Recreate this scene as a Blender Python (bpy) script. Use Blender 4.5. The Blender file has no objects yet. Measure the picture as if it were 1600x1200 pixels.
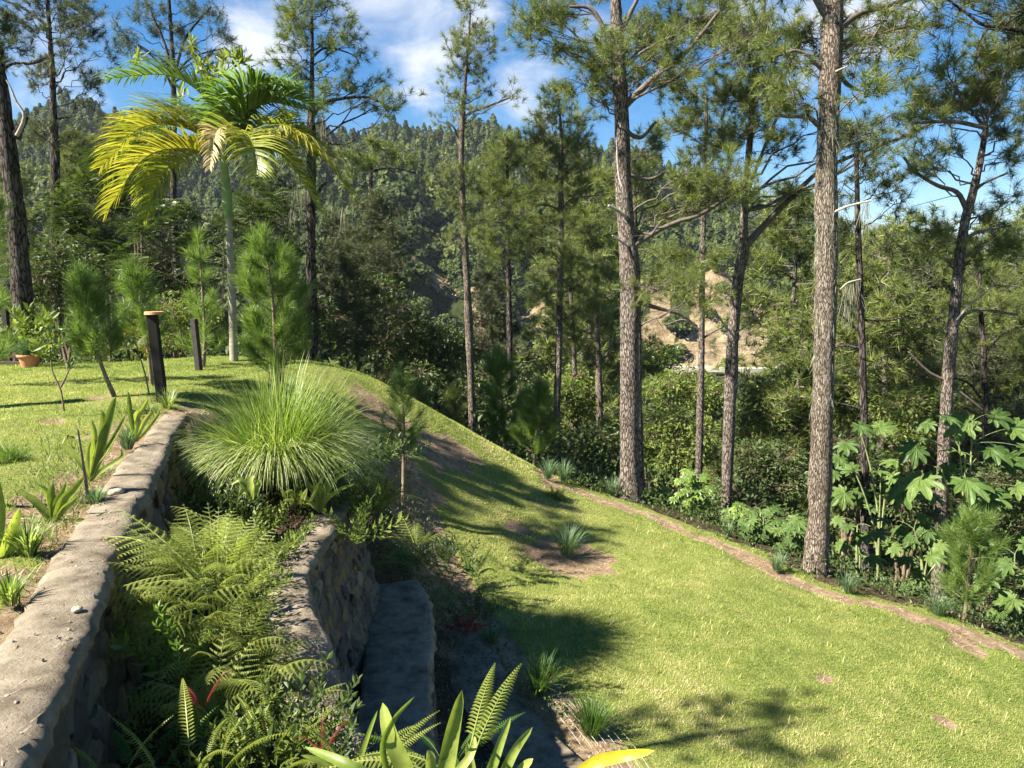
import bpy, bmesh, math, random
import numpy as np
from mathutils import Vector, Matrix
R = math.radians
rng = np.random.default_rng(7); random.seed(7)
SC = bpy.context.scene
COL = SC.collection

# ------------------------------------------------------------ camera, sky, sun
F = 1190.0; PITCH = math.atan(160 / F); EYE = 1.6
cam_d = bpy.data.cameras.new('camera'); cam = bpy.data.objects.new('camera', cam_d); COL.objects.link(cam)
cam.location = (0, 0, EYE); cam.rotation_euler = (R(90) - PITCH, 0, 0)
cam_d.sensor_width = 36; cam_d.lens = 36 * F / 1600; cam_d.clip_start = 0.05; cam_d.clip_end = 20000
SC.camera = cam
SUN_EL = 43.0; SUN_AZ = 22.0      # light travels towards +X, turned this many degrees towards +Y
sd = bpy.data.lights.new('sun', 'SUN'); sd.energy = 5.0; sd.angle = R(0.55); sd.color = (1.0, 0.93, 0.80)
sun = bpy.data.objects.new('sun', sd); COL.objects.link(sun)
Ld = Vector((math.cos(R(SUN_EL)) * math.cos(R(SUN_AZ)), math.cos(R(SUN_EL)) * math.sin(R(SUN_AZ)), -math.sin(R(SUN_EL))))
sun.rotation_euler = Ld.to_track_quat('-Z', 'Y').to_euler(); sun.location = (-20, -8, 25)
SC.view_settings.view_transform = 'Standard'; SC.view_settings.look = 'None'
SC.view_settings.exposure = 2.05; SC.view_settings.gamma = 1
SC.cycles.use_denoising = True
SC.cycles.max_bounces = 7; SC.cycles.diffuse_bounces = 3; SC.cycles.glossy_bounces = 2; SC.cycles.transmission_bounces = 4
SC.cycles.volume_bounces = 0; SC.cycles.transparent_max_bounces = 8

def ray(px, py):
    x = (px - 800) / F; u = -(py - 600) / F; cp, sp = math.cos(PITCH), math.sin(PITCH)
    return np.array([x, cp + u * sp, -sp + u * cp])
CAM = np.array([0, 0, EYE])
def at(px, py, Y):
    d = ray(px, py); return CAM + d * (Y / d[1])
def on(px, py, z):
    d = ray(px, py); return CAM + d * ((z - EYE) / d[2])

def new_world():
    w = bpy.data.worlds.new('World'); SC.world = w; w.use_nodes = True
    nt = w.node_tree; N = nt.nodes; L = nt.links; N.clear()
    out = N.new('ShaderNodeOutputWorld'); bg = N.new('ShaderNodeBackground')
    sky = N.new('ShaderNodeTexSky'); sky.sky_type = 'NISHITA'; sky.sun_disc = False
    sky.sun_elevation = R(SUN_EL); sky.sun_rotation = math.atan2(-Ld.x, -Ld.y)
    sky.altitude = 900; sky.air_density = 1.1; sky.dust_density = 0.15; sky.ozone_density = 4.5
    hs = N.new('ShaderNodeHueSaturation'); hs.inputs['Saturation'].default_value = 1.45; hs.inputs['Value'].default_value = .74
    L.new(sky.outputs[0], hs.inputs['Color'])
    tc = N.new('ShaderNodeTexCoord'); 
    mp = N.new('ShaderNodeMapping'); mp.inputs['Scale'].default_value = (1, 1, 2.0); L.new(tc.outputs['Generated'], mp.inputs[0])
    nz = N.new('ShaderNodeTexNoise'); nz.inputs['Scale'].default_value = 5.5; nz.inputs['Detail'].default_value = 9; nz.inputs['Roughness'].default_value = .6; nz.inputs['Distortion'].default_value = .5
    L.new(mp.outputs[0], nz.inputs['Vector'])
    acc = None
    clouds = [(700, 30, 6.5, .5), (620, -20, 6, .45), (640, 90, 3.5, .36), (815, 120, 4.2, .5), (655, 132, 2.2, .4), (400, 85, 3.5, .55), (390, 5, 4, .4), (70, 130, 6, .5), (20, 60, 5, .3),
              (760, 60, 5, .42), (1330, -10, 6, .55), (1200, 30, 6, .4), (180, 40, 4, .3), (900, 20, 4, .3), (1480, 20, 4, .3), (240, 30, 3.5, .25), (-500, 100, 14, .5), (2300, 150, 14, .5), (800, -700, 22, .35)]
    for (px, py, deg, s) in clouds:
        d = ray(px, py); d = d / np.linalg.norm(d)
        dp = N.new('ShaderNodeVectorMath'); dp.operation = 'DISTANCE'; L.new(tc.outputs['Generated'], dp.inputs[0]); dp.inputs[1].default_value = tuple(d)
        mr = N.new('ShaderNodeMapRange'); mr.interpolation_type = 'SMOOTHSTEP'; mr.inputs[1].default_value = 0; mr.inputs[2].default_value = 2 * math.sin(R(deg)); mr.inputs[3].default_value = s; mr.inputs[4].default_value = 0
        L.new(dp.outputs['Value'], mr.inputs[0])
        if acc is None: acc = mr.outputs[0]
        else:
            a = N.new('ShaderNodeMath'); a.operation = 'MAXIMUM'; L.new(acc, a.inputs[0]); L.new(mr.outputs[0], a.inputs[1]); acc = a.outputs[0]
    s = N.new('ShaderNodeMath'); s.operation = 'ADD'; L.new(acc, s.inputs[0]); L.new(nz.outputs['Fac'], s.inputs[1])
    cr = N.new('ShaderNodeMapRange'); cr.interpolation_type = 'SMOOTHSTEP'; cr.inputs[1].default_value = .76; cr.inputs[2].default_value = 1.12; cr.inputs[4].default_value = .95
    L.new(s.outputs[0], cr.inputs[0])
    mx = N.new('ShaderNodeMix'); mx.data_type = 'RGBA'; L.new(cr.outputs[0], mx.inputs[0]); L.new(hs.outputs[0], mx.inputs[6]); mx.inputs[7].default_value = (4.9, 5.1, 5.4, 1)
    L.new(mx.outputs[2], bg.inputs['Color']); bg.inputs['Strength'].default_value = 0.05
    L.new(bg.outputs[0], out.inputs[0])
new_world()

# ------------------------------------------------------------ helpers
def tag(o, label=None, cat=None, group=None, kind=None):
    if label: o['label'] = label
    if cat: o['category'] = cat
    if group: o['group'] = group
    if kind: o['kind'] = kind
    return o
def empty(name, loc, label, cat, group=None):
    o = bpy.data.objects.new(name, None); COL.objects.link(o); o.location = tuple(float(v) for v in loc); o.empty_display_size = .2
    return tag(o, label, cat, group)
class MB:
    def __init__(s): s.V = []; s.T = []; s.n = 0
    def add(s, V, Fc, var=0.5):
        V = np.asarray(V, float).reshape(-1, 3); Fc = np.asarray(Fc, int)
        if len(Fc) == 0: return
        v = np.full(len(Fc), var) if np.isscalar(var) else np.asarray(var, float)
        s.V.append(V); s.T.append((Fc + s.n, v)); s.n += len(V)
    def build(s, name, mats, parent=None, smooth=False, origin=None):
        V = np.concatenate(s.V); me = bpy.data.meshes.new(name)
        off = np.zeros(3)
        if parent is not None: off = np.array(parent.location)
        elif origin is not None: off = np.array(origin, float)
        V = V - off
        me.vertices.add(len(V)); me.vertices.foreach_set('co', V.ravel())
        tot = sum(t[0].size for t in s.T); npol = sum(len(t[0]) for t in s.T)
        me.loops.add(tot); me.polygons.add(npol)
        me.loops.foreach_set('vertex_index', np.concatenate([t[0].ravel() for t in s.T]).astype(np.int32))
        ln = np.concatenate([np.full(len(t[0]), t[0].shape[1]) for t in s.T])
        st = np.concatenate([[0], np.cumsum(ln)[:-1]]).astype(np.int32)
        me.polygons.foreach_set('loop_start', st)
        me.update(calc_edges=True)
        me.polygons.foreach_set('use_smooth', np.full(npol, bool(smooth)))
        a = me.attributes.new('var', 'FLOAT', 'FACE'); a.data.foreach_set('value', np.concatenate([t[1] for t in s.T]).astype(np.float32))
        for m in (mats if isinstance(mats, (list, tuple)) else [mats]): me.materials.append(m)
        o = bpy.data.objects.new(name, me); COL.objects.link(o)
        if parent is not None: o.parent = parent
        elif origin is not None: o.location = tuple(off)
        return o
def norm(v): return v / np.maximum(np.linalg.norm(v, axis=-1, keepdims=True), 1e-9)
def frames(axis, roll=None):
    """rotation matrices whose local Z goes to axis; (n,3,3)"""
    z = norm(np.asarray(axis, float)); n = len(z)
    h = np.where(np.abs(z[:, 2:3]) > .95, np.array([[1., 0, 0]]), np.array([[0., 0, 1]]))
    x = norm(np.cross(h, z)); y = np.cross(z, x)
    if roll is not None:
        c = np.cos(roll)[:, None]; s = np.sin(roll)[:, None]; x, y = x * c + y * s, -x * s + y * c
    return np.stack([x, y, z], axis=2)
def inst(mb, tmpl, P, M, scale, var=None, jit=.0):
    """place template (V, F, var) at positions P with matrices M"""
    V, Fc, tv = tmpl; n = len(P)
    if n == 0: return
    sc = np.asarray(scale, float); sc = np.full(n, sc) if sc.ndim == 0 else sc
    W = np.einsum('nij,vj->nvi', M, V) * sc[:, None, None] + np.asarray(P)[:, None, :]
    FF = Fc[None] + (np.arange(n) * len(V))[:, None, None]
    vv = np.tile(tv, (n, 1))
    if var is not None: vv = vv * .5 + np.asarray(var)[:, None] * .5
    mb.add(W.reshape(-1, 3), FF.reshape(-1, Fc.shape[1]), np.clip(vv, 0, 1).ravel())
def tube(mb, P, rad, sides=8, var=.5, cap=True, rough=0.0):
    P = np.asarray(P, float); rad = np.asarray(rad, float); n = len(P)
    T = norm(np.gradient(P, axis=0)); ref = np.array([0, 1., 0]) if abs(T[0, 1]) < .9 else np.array([1., 0, 0])
    X = norm(np.cross(ref, T)); Y = np.cross(T, X)
    a = np.linspace(0, 2 * np.pi, sides, endpoint=False)
    rr = rad[:, None] * (1 + rough * rng.normal(size=(n, sides)))
    V = P[:, None] + rr[..., None] * (np.cos(a)[None, :, None] * X[:, None] + np.sin(a)[None, :, None] * Y[:, None])
    i = np.arange(n - 1)[:, None] * sides; j = np.arange(sides)[None]; k = (j + 1) % sides
    Q = np.stack([i + j, i + k, i + sides + k, i + sides + j], -1).reshape(-1, 4)
    mb.add(V.reshape(-1, 3), Q, var)
    if cap: mb.add(V[-1], [[q, q + 1, sides - 1] for q in range(sides - 2)], var)
def twigs(mb, A, B, r0, r1, var=.5):
    A = np.asarray(A); B = np.asarray(B); n = len(A)
    if n == 0: return
    M = frames(B - A); a = np.array([0, 2.094, 4.189]); c = np.stack([np.cos(a), np.sin(a), 0 * a], 1)
    off = np.einsum('nij,vj->nvi', M, c)
    V = np.concatenate([A[:, None] + off * r0, B[:, None] + off * r1], 1)
    Q = np.array([[0, 1, 4, 3], [1, 2, 5, 4], [2, 0, 3, 5]])
    mb.add(V.reshape(-1, 3), (Q[None] + (np.arange(n) * 6)[:, None, None]).reshape(-1, 4), var)
def bez(a, b, c, n=7):
    t = np.linspace(0, 1, n)[:, None]; return (1 - t) ** 2 * a + 2 * t * (1 - t) * b + t * t * c
def smooth_path(P, n=24):
    """Catmull-Rom resample"""
    P = np.asarray(P, float); Q = np.vstack([2 * P[0] - P[1], P, 2 * P[-1] - P[-2]]); out = []
    m = max(2, n // (len(P) - 1))
    for i in range(1, len(Q) - 2):
        t = np.linspace(0, 1, m, endpoint=False)[:, None]
        p0, p1, p2, p3 = Q[i - 1], Q[i], Q[i + 1], Q[i + 2]
        out.append(.5 * (2 * p1 + (p2 - p0) * t + (2 * p0 - 5 * p1 + 4 * p2 - p3) * t ** 2 + (3 * p1 - p0 - 3 * p2 + p3) * t ** 3))
    out.append(P[-1:]); return np.concatenate(out)
def blades(mb, base, az, L, lean, droop, width, S=4, var=None, twist=None, fold=0.0):
    base = np.asarray(base, float); n = len(base)
    t = np.linspace(0, 1, S + 1); th = lean[:, None] + droop[:, None] * t[None] ** 1.3
    st = L[:, None] / S
    h = np.concatenate([np.zeros((n, 1)), np.cumsum(np.sin(th[:, :-1]) * st, 1)], 1)
    z = np.concatenate([np.zeros((n, 1)), np.cumsum(np.cos(th[:, :-1]) * st, 1)], 1)
    ca, sa = np.cos(az)[:, None], np.sin(az)[:, None]
    P = base[:, None] + np.stack([h * ca, h * sa, z], -1)
    tw = az if twist is None else az + twist
    side = np.stack([-np.sin(tw), np.cos(tw), 0 * az], -1)[:, None]
    prof = np.minimum(1, .55 + t * 2.2) * np.sqrt(np.clip(1 - t ** 2.2, 0, 1)); prof[-1] = .03
    w = (width[:, None] * prof[None])[..., None] * .5
    if fold:
        upn = np.stack([-np.cos(th) * ca, -np.cos(th) * sa, np.sin(th)], -1)
        V = np.stack([P - side * w + upn * w * fold, P, P + side * w + upn * w * fold], 2); k = 3
    else:
        V = np.stack([P - side * w, P + side * w], 2); k = 2
    q = []
    for i in range(S):
        for j in range(k - 1):
            q.append([i * k + j, i * k + j + 1, (i + 1) * k + j + 1, (i + 1) * k + j])
    q = np.array(q); vv = rng.random(n) if var is None else var
    mb.add(V.reshape(-1, 3), (q[None] + (np.arange(n) * (S + 1) * k)[:, None, None]).reshape(-1, 4), np.repeat(vv, len(q)))
    return P

# ------------------------------------------------------------ materials
def nodes(name):
    m = bpy.data.materials.new(name); m.use_nodes = True; nt = m.node_tree; nt.nodes.clear()
    o = nt.nodes.new('ShaderNodeOutputMaterial'); return m, nt.nodes, nt.links, o
def ramp(N, L, src, stops):
    r = N.new('ShaderNodeValToRGB'); e = r.color_ramp.elements
    while len(e) < len(stops): e.new(.5)
    for k, (p, c) in enumerate(stops): e[k].position = p; e[k].color = (*c, 1)
    L.new(src, r.inputs[0]); return r.outputs[0]
def mix(N, L, f, a, b, mode='MIX'):
    m = N.new('ShaderNodeMix'); m.data_type = 'RGBA'; m.blend_type = mode
    for s, i in ((f, 0), (a, 6), (b, 7)):
        if isinstance(s, (int, float)): m.inputs[i].default_value = s
        elif isinstance(s, tuple): m.inputs[i].default_value = (*s, 1)
        else: L.new(s, m.inputs[i])
    return m.outputs[2]
def noise_t(N, L, scale, detail=5, rough=.6, vec=None, stretch=None):
    n = N.new('ShaderNodeTexNoise'); n.inputs['Scale'].default_value = scale; n.inputs['Detail'].default_value = detail; n.inputs['Roughness'].default_value = rough
    if vec is None:
        tc = N.new('ShaderNodeTexCoord'); vec = tc.outputs['Object']
    if stretch:
        mp = N.new('ShaderNodeMapping'); mp.inputs['Scale'].default_value = stretch; L.new(vec, mp.inputs[0]); vec = mp.outputs[0]
    L.new(vec, n.inputs['Vector']); return n.outputs['Fac']
def leafmat(name, stops, trans=.3, rough=.5, spec=.35, tcol=None, tboost=1.6, mott=0):
    m, N, L, o = nodes(name)
    at_ = N.new('ShaderNodeAttribute'); at_.attribute_name = 'var'
    c = ramp(N, L, at_.outputs['Fac'], stops)
    if mott:
        c = mix(N, L, 1.0, c, ramp(N, L, noise_t(N, L, mott, 6, .7), [(.32, (.42, .36, .22)), (.42, (.85, .85, .8)), (.7, (1.2, 1.15, 1.05))]), 'MULTIPLY')
    p = N.new('ShaderNodeBsdfPrincipled'); L.new(c, p.inputs['Base Color']); p.inputs['Roughness'].default_value = rough; p.inputs['Specular IOR Level'].default_value = spec
    if trans > 0:
        t = N.new('ShaderNodeBsdfTranslucent'); tb = mix(N, L, 1.0, c, tcol or (tboost, tboost * 1.05, tboost * .55), 'MULTIPLY'); L.new(tb, t.inputs[0])
        mx = N.new('ShaderNodeMixShader'); mx.inputs[0].default_value = trans; L.new(p.outputs[0], mx.inputs[1]); L.new(t.outputs[0], mx.inputs[2]); L.new(mx.outputs[0], o.inputs[0])
    else: L.new(p.outputs[0], o.inputs[0])
    return m
def surf(name, stops, scale=4, detail=6, rough=.9, bump=.4, bscale=None, stretch=None, bdist=.02, second=None, spec=.2):
    m, N, L, o = nodes(name)
    f = noise_t(N, L, scale, detail, .65, stretch=stretch)
    c = ramp(N, L, f, stops)
    if second:
        f2 = noise_t(N, L, second[0], 4, .6); m2 = ramp(N, L, f2, [(second[1], (0, 0, 0)), (second[1] + .12, (1, 1, 1))]); c = mix(N, L, m2, c, second[2])
    p = N.new('ShaderNodeBsdfPrincipled'); L.new(c, p.inputs['Base Color']); p.inputs['Roughness'].default_value = rough; p.inputs['Specular IOR Level'].default_value = spec
    b = N.new('ShaderNodeBump'); b.inputs['Strength'].default_value = bump; b.inputs['Distance'].default_value = bdist
    L.new(noise_t(N, L, bscale or scale * 3, 8, .7, stretch=stretch), b.inputs['Height']); L.new(b.outputs[0], p.inputs['Normal']); L.new(p.outputs[0], o.inputs[0])
    return m
def barkmat(name, dark, mid, light, plate=9.0):
    m, N, L, o = nodes(name)
    tc = N.new('ShaderNodeTexCoord'); mp = N.new('ShaderNodeMapping'); mp.inputs['Scale'].default_value = (plate, plate, plate * .22); L.new(tc.outputs['Object'], mp.inputs[0])
    vo = N.new('ShaderNodeTexVoronoi'); vo.feature = 'DISTANCE_TO_EDGE'; vo.inputs['Scale'].default_value = 1.6
    nz = N.new('ShaderNodeTexNoise'); nz.inputs['Scale'].default_value = 1.5; nz.inputs['Detail'].default_value = 6; L.new(mp.outputs[0], nz.inputs['Vector'])
    ad = N.new('ShaderNodeVectorMath'); ad.operation = 'ADD'; L.new(mp.outputs[0], ad.inputs[0]); L.new(nz.outputs['Color'], ad.inputs[1]); L.new(ad.outputs[0], vo.inputs['Vector'])
    f = noise_t(N, L, 26, 6, .7, stretch=(1, 1, .35))
    c = ramp(N, L, f, [(.3, mid), (.62, light)])
    cr = ramp(N, L, vo.outputs['Distance'], [(.02, (0, 0, 0)), (.16, (1, 1, 1))])
    c = mix(N, L, cr, dark, c)
    big = noise_t(N, L, 2.2, 4, .6); bm = ramp(N, L, big, [(.45, (1, 1, 1)), (.7, (.62, .6, .58))]); c = mix(N, L, 1.0, c, bm, 'MULTIPLY')
    p = N.new('ShaderNodeBsdfPrincipled'); L.new(c, p.inputs['Base Color']); p.inputs['Roughness'].default_value = .95; p.inputs['Specular IOR Level'].default_value = .1
    h = N.new('ShaderNodeMath'); h.operation = 'MULTIPLY_ADD'; L.new(cr, h.inputs[0]); h.inputs[1].default_value = 1.0; L.new(f, h.inputs[2])
    b = N.new('ShaderNodeBump'); b.inputs['Strength'].default_value = .9; b.inputs['Distance'].default_value = .03; L.new(h.outputs[0], b.inputs['Height']); L.new(b.outputs[0], p.inputs['Normal'])
    L.new(p.outputs[0], o.inputs[0]); return m

M = {}
M['bark'] = barkmat('pine bark', (.05, .038, .03), (.15, .12, .10), (.30, .255, .22), 20)
M['bark_lichen'] = barkmat('lichened pine bark', (.075, .057, .044), (.155, .12, .096), (.31, .26, .21), 24)
M['bark_dark'] = barkmat('dark pine bark', (.018, .014, .012), (.06, .048, .042), (.13, .11, .10), 10)
M['limb'] = surf('limb bark', [(.3, (.06, .048, .038)), (.7, (.17, .14, .12))], 20, 5, .9, .3)
M['limb_pale'] = surf('dead pale wood', [(.3, (.20, .17, .145)), (.7, (.42, .38, .33))], 14, 5, .9, .3)
M['needle'] = leafmat('pine needles', [(0, (.045, .062, .018)), (.45, (.11, .145, .036)), (.8, (.20, .23, .06)), (1, (.27, .22, .09))], .28, .45, .3)
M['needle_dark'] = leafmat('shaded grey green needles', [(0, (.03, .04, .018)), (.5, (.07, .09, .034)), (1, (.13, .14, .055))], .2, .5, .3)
M['needle_young'] = leafmat('young pine needles', [(0, (.055, .10, .022)), (.5, (.12, .19, .04)), (1, (.23, .29, .09))], .42, .4, .4)
M['needle_blue'] = leafmat('grey feathery needles', [(0, (.04, .06, .04)), (.6, (.09, .12, .08)), (1, (.15, .17, .11))], .25, .5, .3)
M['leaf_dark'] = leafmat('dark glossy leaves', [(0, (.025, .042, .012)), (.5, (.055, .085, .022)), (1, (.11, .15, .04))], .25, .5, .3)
M['leaf_mid'] = leafmat('mid green leaves', [(0, (.05, .078, .018)), (.5, (.12, .165, .034)), (.9, (.22, .26, .055)), (1, (.32, .29, .09))], .35, .5, .3)
M['leaf_bright'] = leafmat('bright green leaves', [(0, (.06, .11, .02)), (.5, (.12, .19, .03)), (1, (.22, .30, .05))], .38, .35, .5)
M['cecropia'] = leafmat('large lobed leaves', [(0, (.04, .08, .02)), (.6, (.09, .15, .038)), (1, (.18, .24, .07))], .28, .5, .25, mott=9)
M['fern'] = leafmat('fern green', [(0, (.10, .14, .025)), (.5, (.22, .26, .055)), (1, (.38, .39, .12))], .38, .45, .35)
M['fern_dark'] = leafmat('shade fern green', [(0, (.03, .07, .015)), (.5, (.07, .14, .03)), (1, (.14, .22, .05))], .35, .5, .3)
M['strap'] = leafmat('strap leaf', [(0, (.06, .11, .02)), (.5, (.16, .22, .04)), (.85, (.30, .36, .08)), (1, (.42, .44, .14))], .35, .42, .35, mott=22)
M['yellow_leaf'] = leafmat('yellowing leaf', [(0, (.55, .42, .02)), (1, (.7, .55, .05))], .3, .45, .35, mott=18)
M['clump'] = leafmat('tall grass', [(0, (.04, .08, .018)), (.45, (.14, .21, .035)), (.75, (.27, .34, .085)), (1, (.46, .47, .28))], .4, .42, .4)
M['tuft'] = leafmat('blue green tuft', [(0, (.05, .10, .05)), (.6, (.11, .18, .09)), (1, (.2, .27, .13))], .3, .5, .3)
M['lawn'] = leafmat('lawn blades', [(0, (.075, .125, .022)), (.3, (.17, .235, .042)), (.56, (.30, .33, .088)), (.78, (.44, .41, .175)), (1, (.60, .50, .33))], .35, .55, .2)
M['palm_green'] = leafmat('green palm frond', [(0, (.05, .10, .02)), (.5, (.10, .17, .035)), (1, (.25, .31, .12))], .35, .35, .5)
M['palm_yellow'] = leafmat('yellow palm frond', [(0, (.08, .10, .016)), (.5, (.22, .21, .026)), (1, (.40, .35, .06))], .36, .45, .3)
M['palm_mix'] = leafmat('yellow green palm frond', [(0, (.08, .12, .02)), (.5, (.18, .22, .035)), (1, (.34, .34, .06))], .4, .4, .4)
M['palm_dry'] = leafmat('dry palm frond', [(0, (.30, .22, .10)), (1, (.55, .44, .24))], .2, .6, .2)
M['red'] = leafmat('red leaves', [(0, (.07, .012, .012)), (.6, (.20, .03, .028)), (1, (.38, .08, .07))], .35, .4, .4)
M['moss'] = leafmat('hanging moss', [(0, (.16, .16, .12)), (1, (.40, .39, .31))], .25, .9, .1)
M['airplant'] = leafmat('dry air plant', [(0, (.16, .10, .06)), (1, (.34, .26, .16))], .2, .6, .2)
M['concrete'] = surf('weathered concrete', [(.30, (.06, .047, .032)), (.46, (.155, .127, .09)), (.68, (.27, .228, .168))], 5, 14, .92, 1, 60, bdist=.010, second=(4, .6, (.09, .075, .052)))
M['mortar'] = surf('dark mortar', [(.3, (.05, .043, .035)), (.7, (.14, .12, .10))], 8, 6, .95, .6)
M['post'] = surf('black painted wood', [(.3, (.006, .005, .005)), (.7, (.018, .015, .013))], 20, 4, .7, .25, stretch=(6, 6, .6))
M['post_worn'] = surf('worn dark wood', [(.3, (.02, .017, .016)), (.7, (.07, .06, .055))], 20, 4, .8, .3, stretch=(6, 6, .6))
M['cap'] = surf('orange wood', [(.3, (.42, .20, .09)), (.7, (.58, .31, .15))], 8, 4, .7, .2, stretch=(1, 6, 1))
M['terracotta'] = surf('terracotta', [(.3, (.40, .16, .08)), (.7, (.58, .27, .15))], 7, 5, .85, .15)
M['slat'] = surf('brown slat wood', [(.3, (.05, .035, .025)), (.7, (.13, .09, .06))], 6, 5, .8, .2, stretch=(.5, 6, 6))
M['wire'] = surf('thin fence wire', [(.3, (.3, .3, .29)), (.7, (.45, .45, .43))], 5, 2, .5, 0)
M['palmtrunk'] = surf('palm trunk', [(.3, (.16, .15, .11)), (.7, (.36, .33, .26))], 9, 5, .85, .5, stretch=(.6, .6, 5))
M['crownshaft'] = surf('crown shaft', [(.3, (.10, .17, .06)), (.7, (.20, .28, .11))], 5, 4, .5, .2)
M['stem_green'] = surf('green stem', [(.3, (.12, .16, .06)), (.7, (.25, .28, .12))], 9, 4, .7, .2)
M['stem_brown'] = surf('brown stem', [(.3, (.10, .07, .045)), (.7, (.24, .18, .12))], 14, 4, .8, .2)
def stonemat(name, pal):
    m, N, L, o = nodes(name)
    at_ = N.new('ShaderNodeAttribute'); at_.attribute_name = 'var'
    c = ramp(N, L, at_.outputs['Fac'], pal)
    f = noise_t(N, L, 12, 8, .7); c = mix(N, L, 1.0, c, ramp(N, L, f, [(.25, (.5, .48, .46)), (.7, (1.25, 1.22, 1.18))]), 'MULTIPLY')
    p = N.new('ShaderNodeBsdfPrincipled'); L.new(c, p.inputs['Base Color']); p.inputs['Roughness'].default_value = .9; p.inputs['Specular IOR Level'].default_value = .2
    b = N.new('ShaderNodeBump'); b.inputs['Strength'].default_value = .6; b.inputs['Distance'].default_value = .02; L.new(noise_t(N, L, 25, 8, .7), b.inputs['Height']); L.new(b.outputs[0], p.inputs['Normal'])
    L.new(p.outputs[0], o.inputs[0]); return m
M['stone'] = stonemat('river stone', [(0, (.055, .047, .037)), (.3, (.11, .09, .065)), (.55, (.14, .12, .095)), (.75, (.18, .12, .055)), (1, (.20, .17, .13))])
M['pebble'] = stonemat('pale stone', [(0, (.20, .15, .11)), (1, (.46, .38, .30))])
def groundmat():
    m, N, L, o = nodes('ground')
    def att(n):
        a = N.new('ShaderNodeAttribute'); a.attribute_name = n; return a.outputs['Fac']
    soilc = ramp(N, L, noise_t(N, L, 5, 10, .75), [(.28, (.085, .056, .033)), (.5, (.23, .165, .10)), (.75, (.40, .32, .22))])
    litc = ramp(N, L, noise_t(N, L, 9, 9, .75), [(.3, (.025, .02, .013)), (.5, (.07, .05, .03)), (.75, (.16, .11, .07))])
    gr = ramp(N, L, noise_t(N, L, 55, 5, .75), [(.30, (.07, .095, .02)), (.52, (.18, .21, .05)), (.72, (.37, .33, .155))])
    big = noise_t(N, L, .8, 5, .6)
    gr = mix(N, L, ramp(N, L, big, [(.45, (0, 0, 0)), (.75, (.6, .6, .6))]), gr, (.26, .24, .10))
    nz = noise_t(N, L, 7, 8, .7)
    def thr(src, w=.5):
        a = N.new('ShaderNodeMath'); a.operation = 'MULTIPLY_ADD'; L.new(nz, a.inputs[0]); a.inputs[1].default_value = w; L.new(src, a.inputs[2])
        r = N.new('ShaderNodeMapRange'); L.new(a.outputs[0], r.inputs[0]); r.inputs[1].default_value = .5 + w * .5 - .08; r.inputs[2].default_value = .5 + w * .5 + .08; return r.outputs[0]
    c = mix(N, L, thr(att('soil')), gr, soilc); c = mix(N, L, thr(att('litter')), c, litc)
    p = N.new('ShaderNodeBsdfPrincipled'); L.new(c, p.inputs['Base Color']); p.inputs['Roughness'].default_value = .97; p.inputs['Specular IOR Level'].default_value = .1
    b = N.new('ShaderNodeBump'); b.inputs['Strength'].default_value = .9; b.inputs['Distance'].default_value = .05; L.new(noise_t(N, L, 22, 10, .75), b.inputs['Height']); L.new(b.outputs[0], p.inputs['Normal'])
    L.new(p.outputs[0], o.inputs[0]); return m
M['ground'] = groundmat()

# ------------------------------------------------------------ terrain
W1R = [on(*q, 0)[:2] for q in [(50, 1200), (123, 1007), (170, 890), (213, 800), (232, 757), (260, 710), (282, 670), (297, 650)]]
W2R = [on(*q, -.8)[:2] for q in [(567, 1133), (513, 1003), (482, 897), (530, 817), (556, 770)]]
W3R = [on(*q, -2.0)[:2] for q in [(690, 1240), (673, 1120), (670, 1000), (668, 933), (655, 905)]]
def ext(P, first, last=None):
    P = [np.array(p) for p in P]; P = [np.array(first)] + P
    if last is not None: P = P + [np.array(last)]
    return smooth_path(np.array(P), 60)
W1 = ext(W1R, (-1.0, .6)); W2 = ext(W2R, (.1, 2.0)); W3 = ext(W3R, (-.35, 3.6))
def xof(W, y, ext_slope=0): 
    return np.interp(y, W[:, 1], W[:, 0])
CP = [(-3.5, 14.5, -.08), (-2.9, 14.5, -.32), (-2.5, 14, -.72), (-2, 12, -1.55), (-1.6, 13.7, -1.35), (-1.2, 11.4, -2.4), (-1.3, 15.6, -1.25), (.35, 15, -2.2), (1, 13, -2.8),
      (0, 9.5, -2.85), (.3, 8, -3.0), (1, 6.5, -3.15), (2.5, 7.5, -3.2), (2.2, 10.9, -3.05), (5.1, 12.6, -3.35), (2.4, 15.5, -2.9), (1.5, 17.4, -3.2), (8, 11.9, -4.05), (5, 8, -3.65), (7, 8, -4.1),
      (2.5, 4, -3.3), (6, 4, -4), (9, 6, -4.6), (-1.5, 20, -2.8), (0, 24, -4.8), (1.3, 22, -3.9), (5.5, 20, -5.2), (4.8, 17, -4.0), (8, 15, -4.9), (12, 15, -6.5), (10, 20, -8), (15, 30, -13), (5, 30, -9),
      (0, 35, -8.5), (-5, 25, -3), (-4.6, 19, -1.0), (-8, 16.5, -.15), (-10, 14, 0), (-6, 12, 0), (-14, 20, -.6), (-15, 35, -3), (-5, 45, -9), (10, 45, -17), (25, 45, -20), (25, 20, -12), (-30, 30, -1), (-30, 10, 0),
      (-12, 8, 0), (-5, 11, 0), (-4.6, 10.2, -.01), (-4.2, 12.3, -.03), (-8, 5, 0), (-5, 6, 0), (0, 4, -3.0), (40, 45, -22), (-40, 50, -3), (-.6, 7, -3.0), (-1.0, 9.6, -2.6), (10, 10, -4.7), (-3.6, 11.2, -.35), (-2.9, 10.3, -.9), (14, 8, -5.6)]
CP = np.array(CP)
def _U(r2): return np.where(r2 > 0, r2 * np.log(r2 + 1e-12) * .5, 0)
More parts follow.
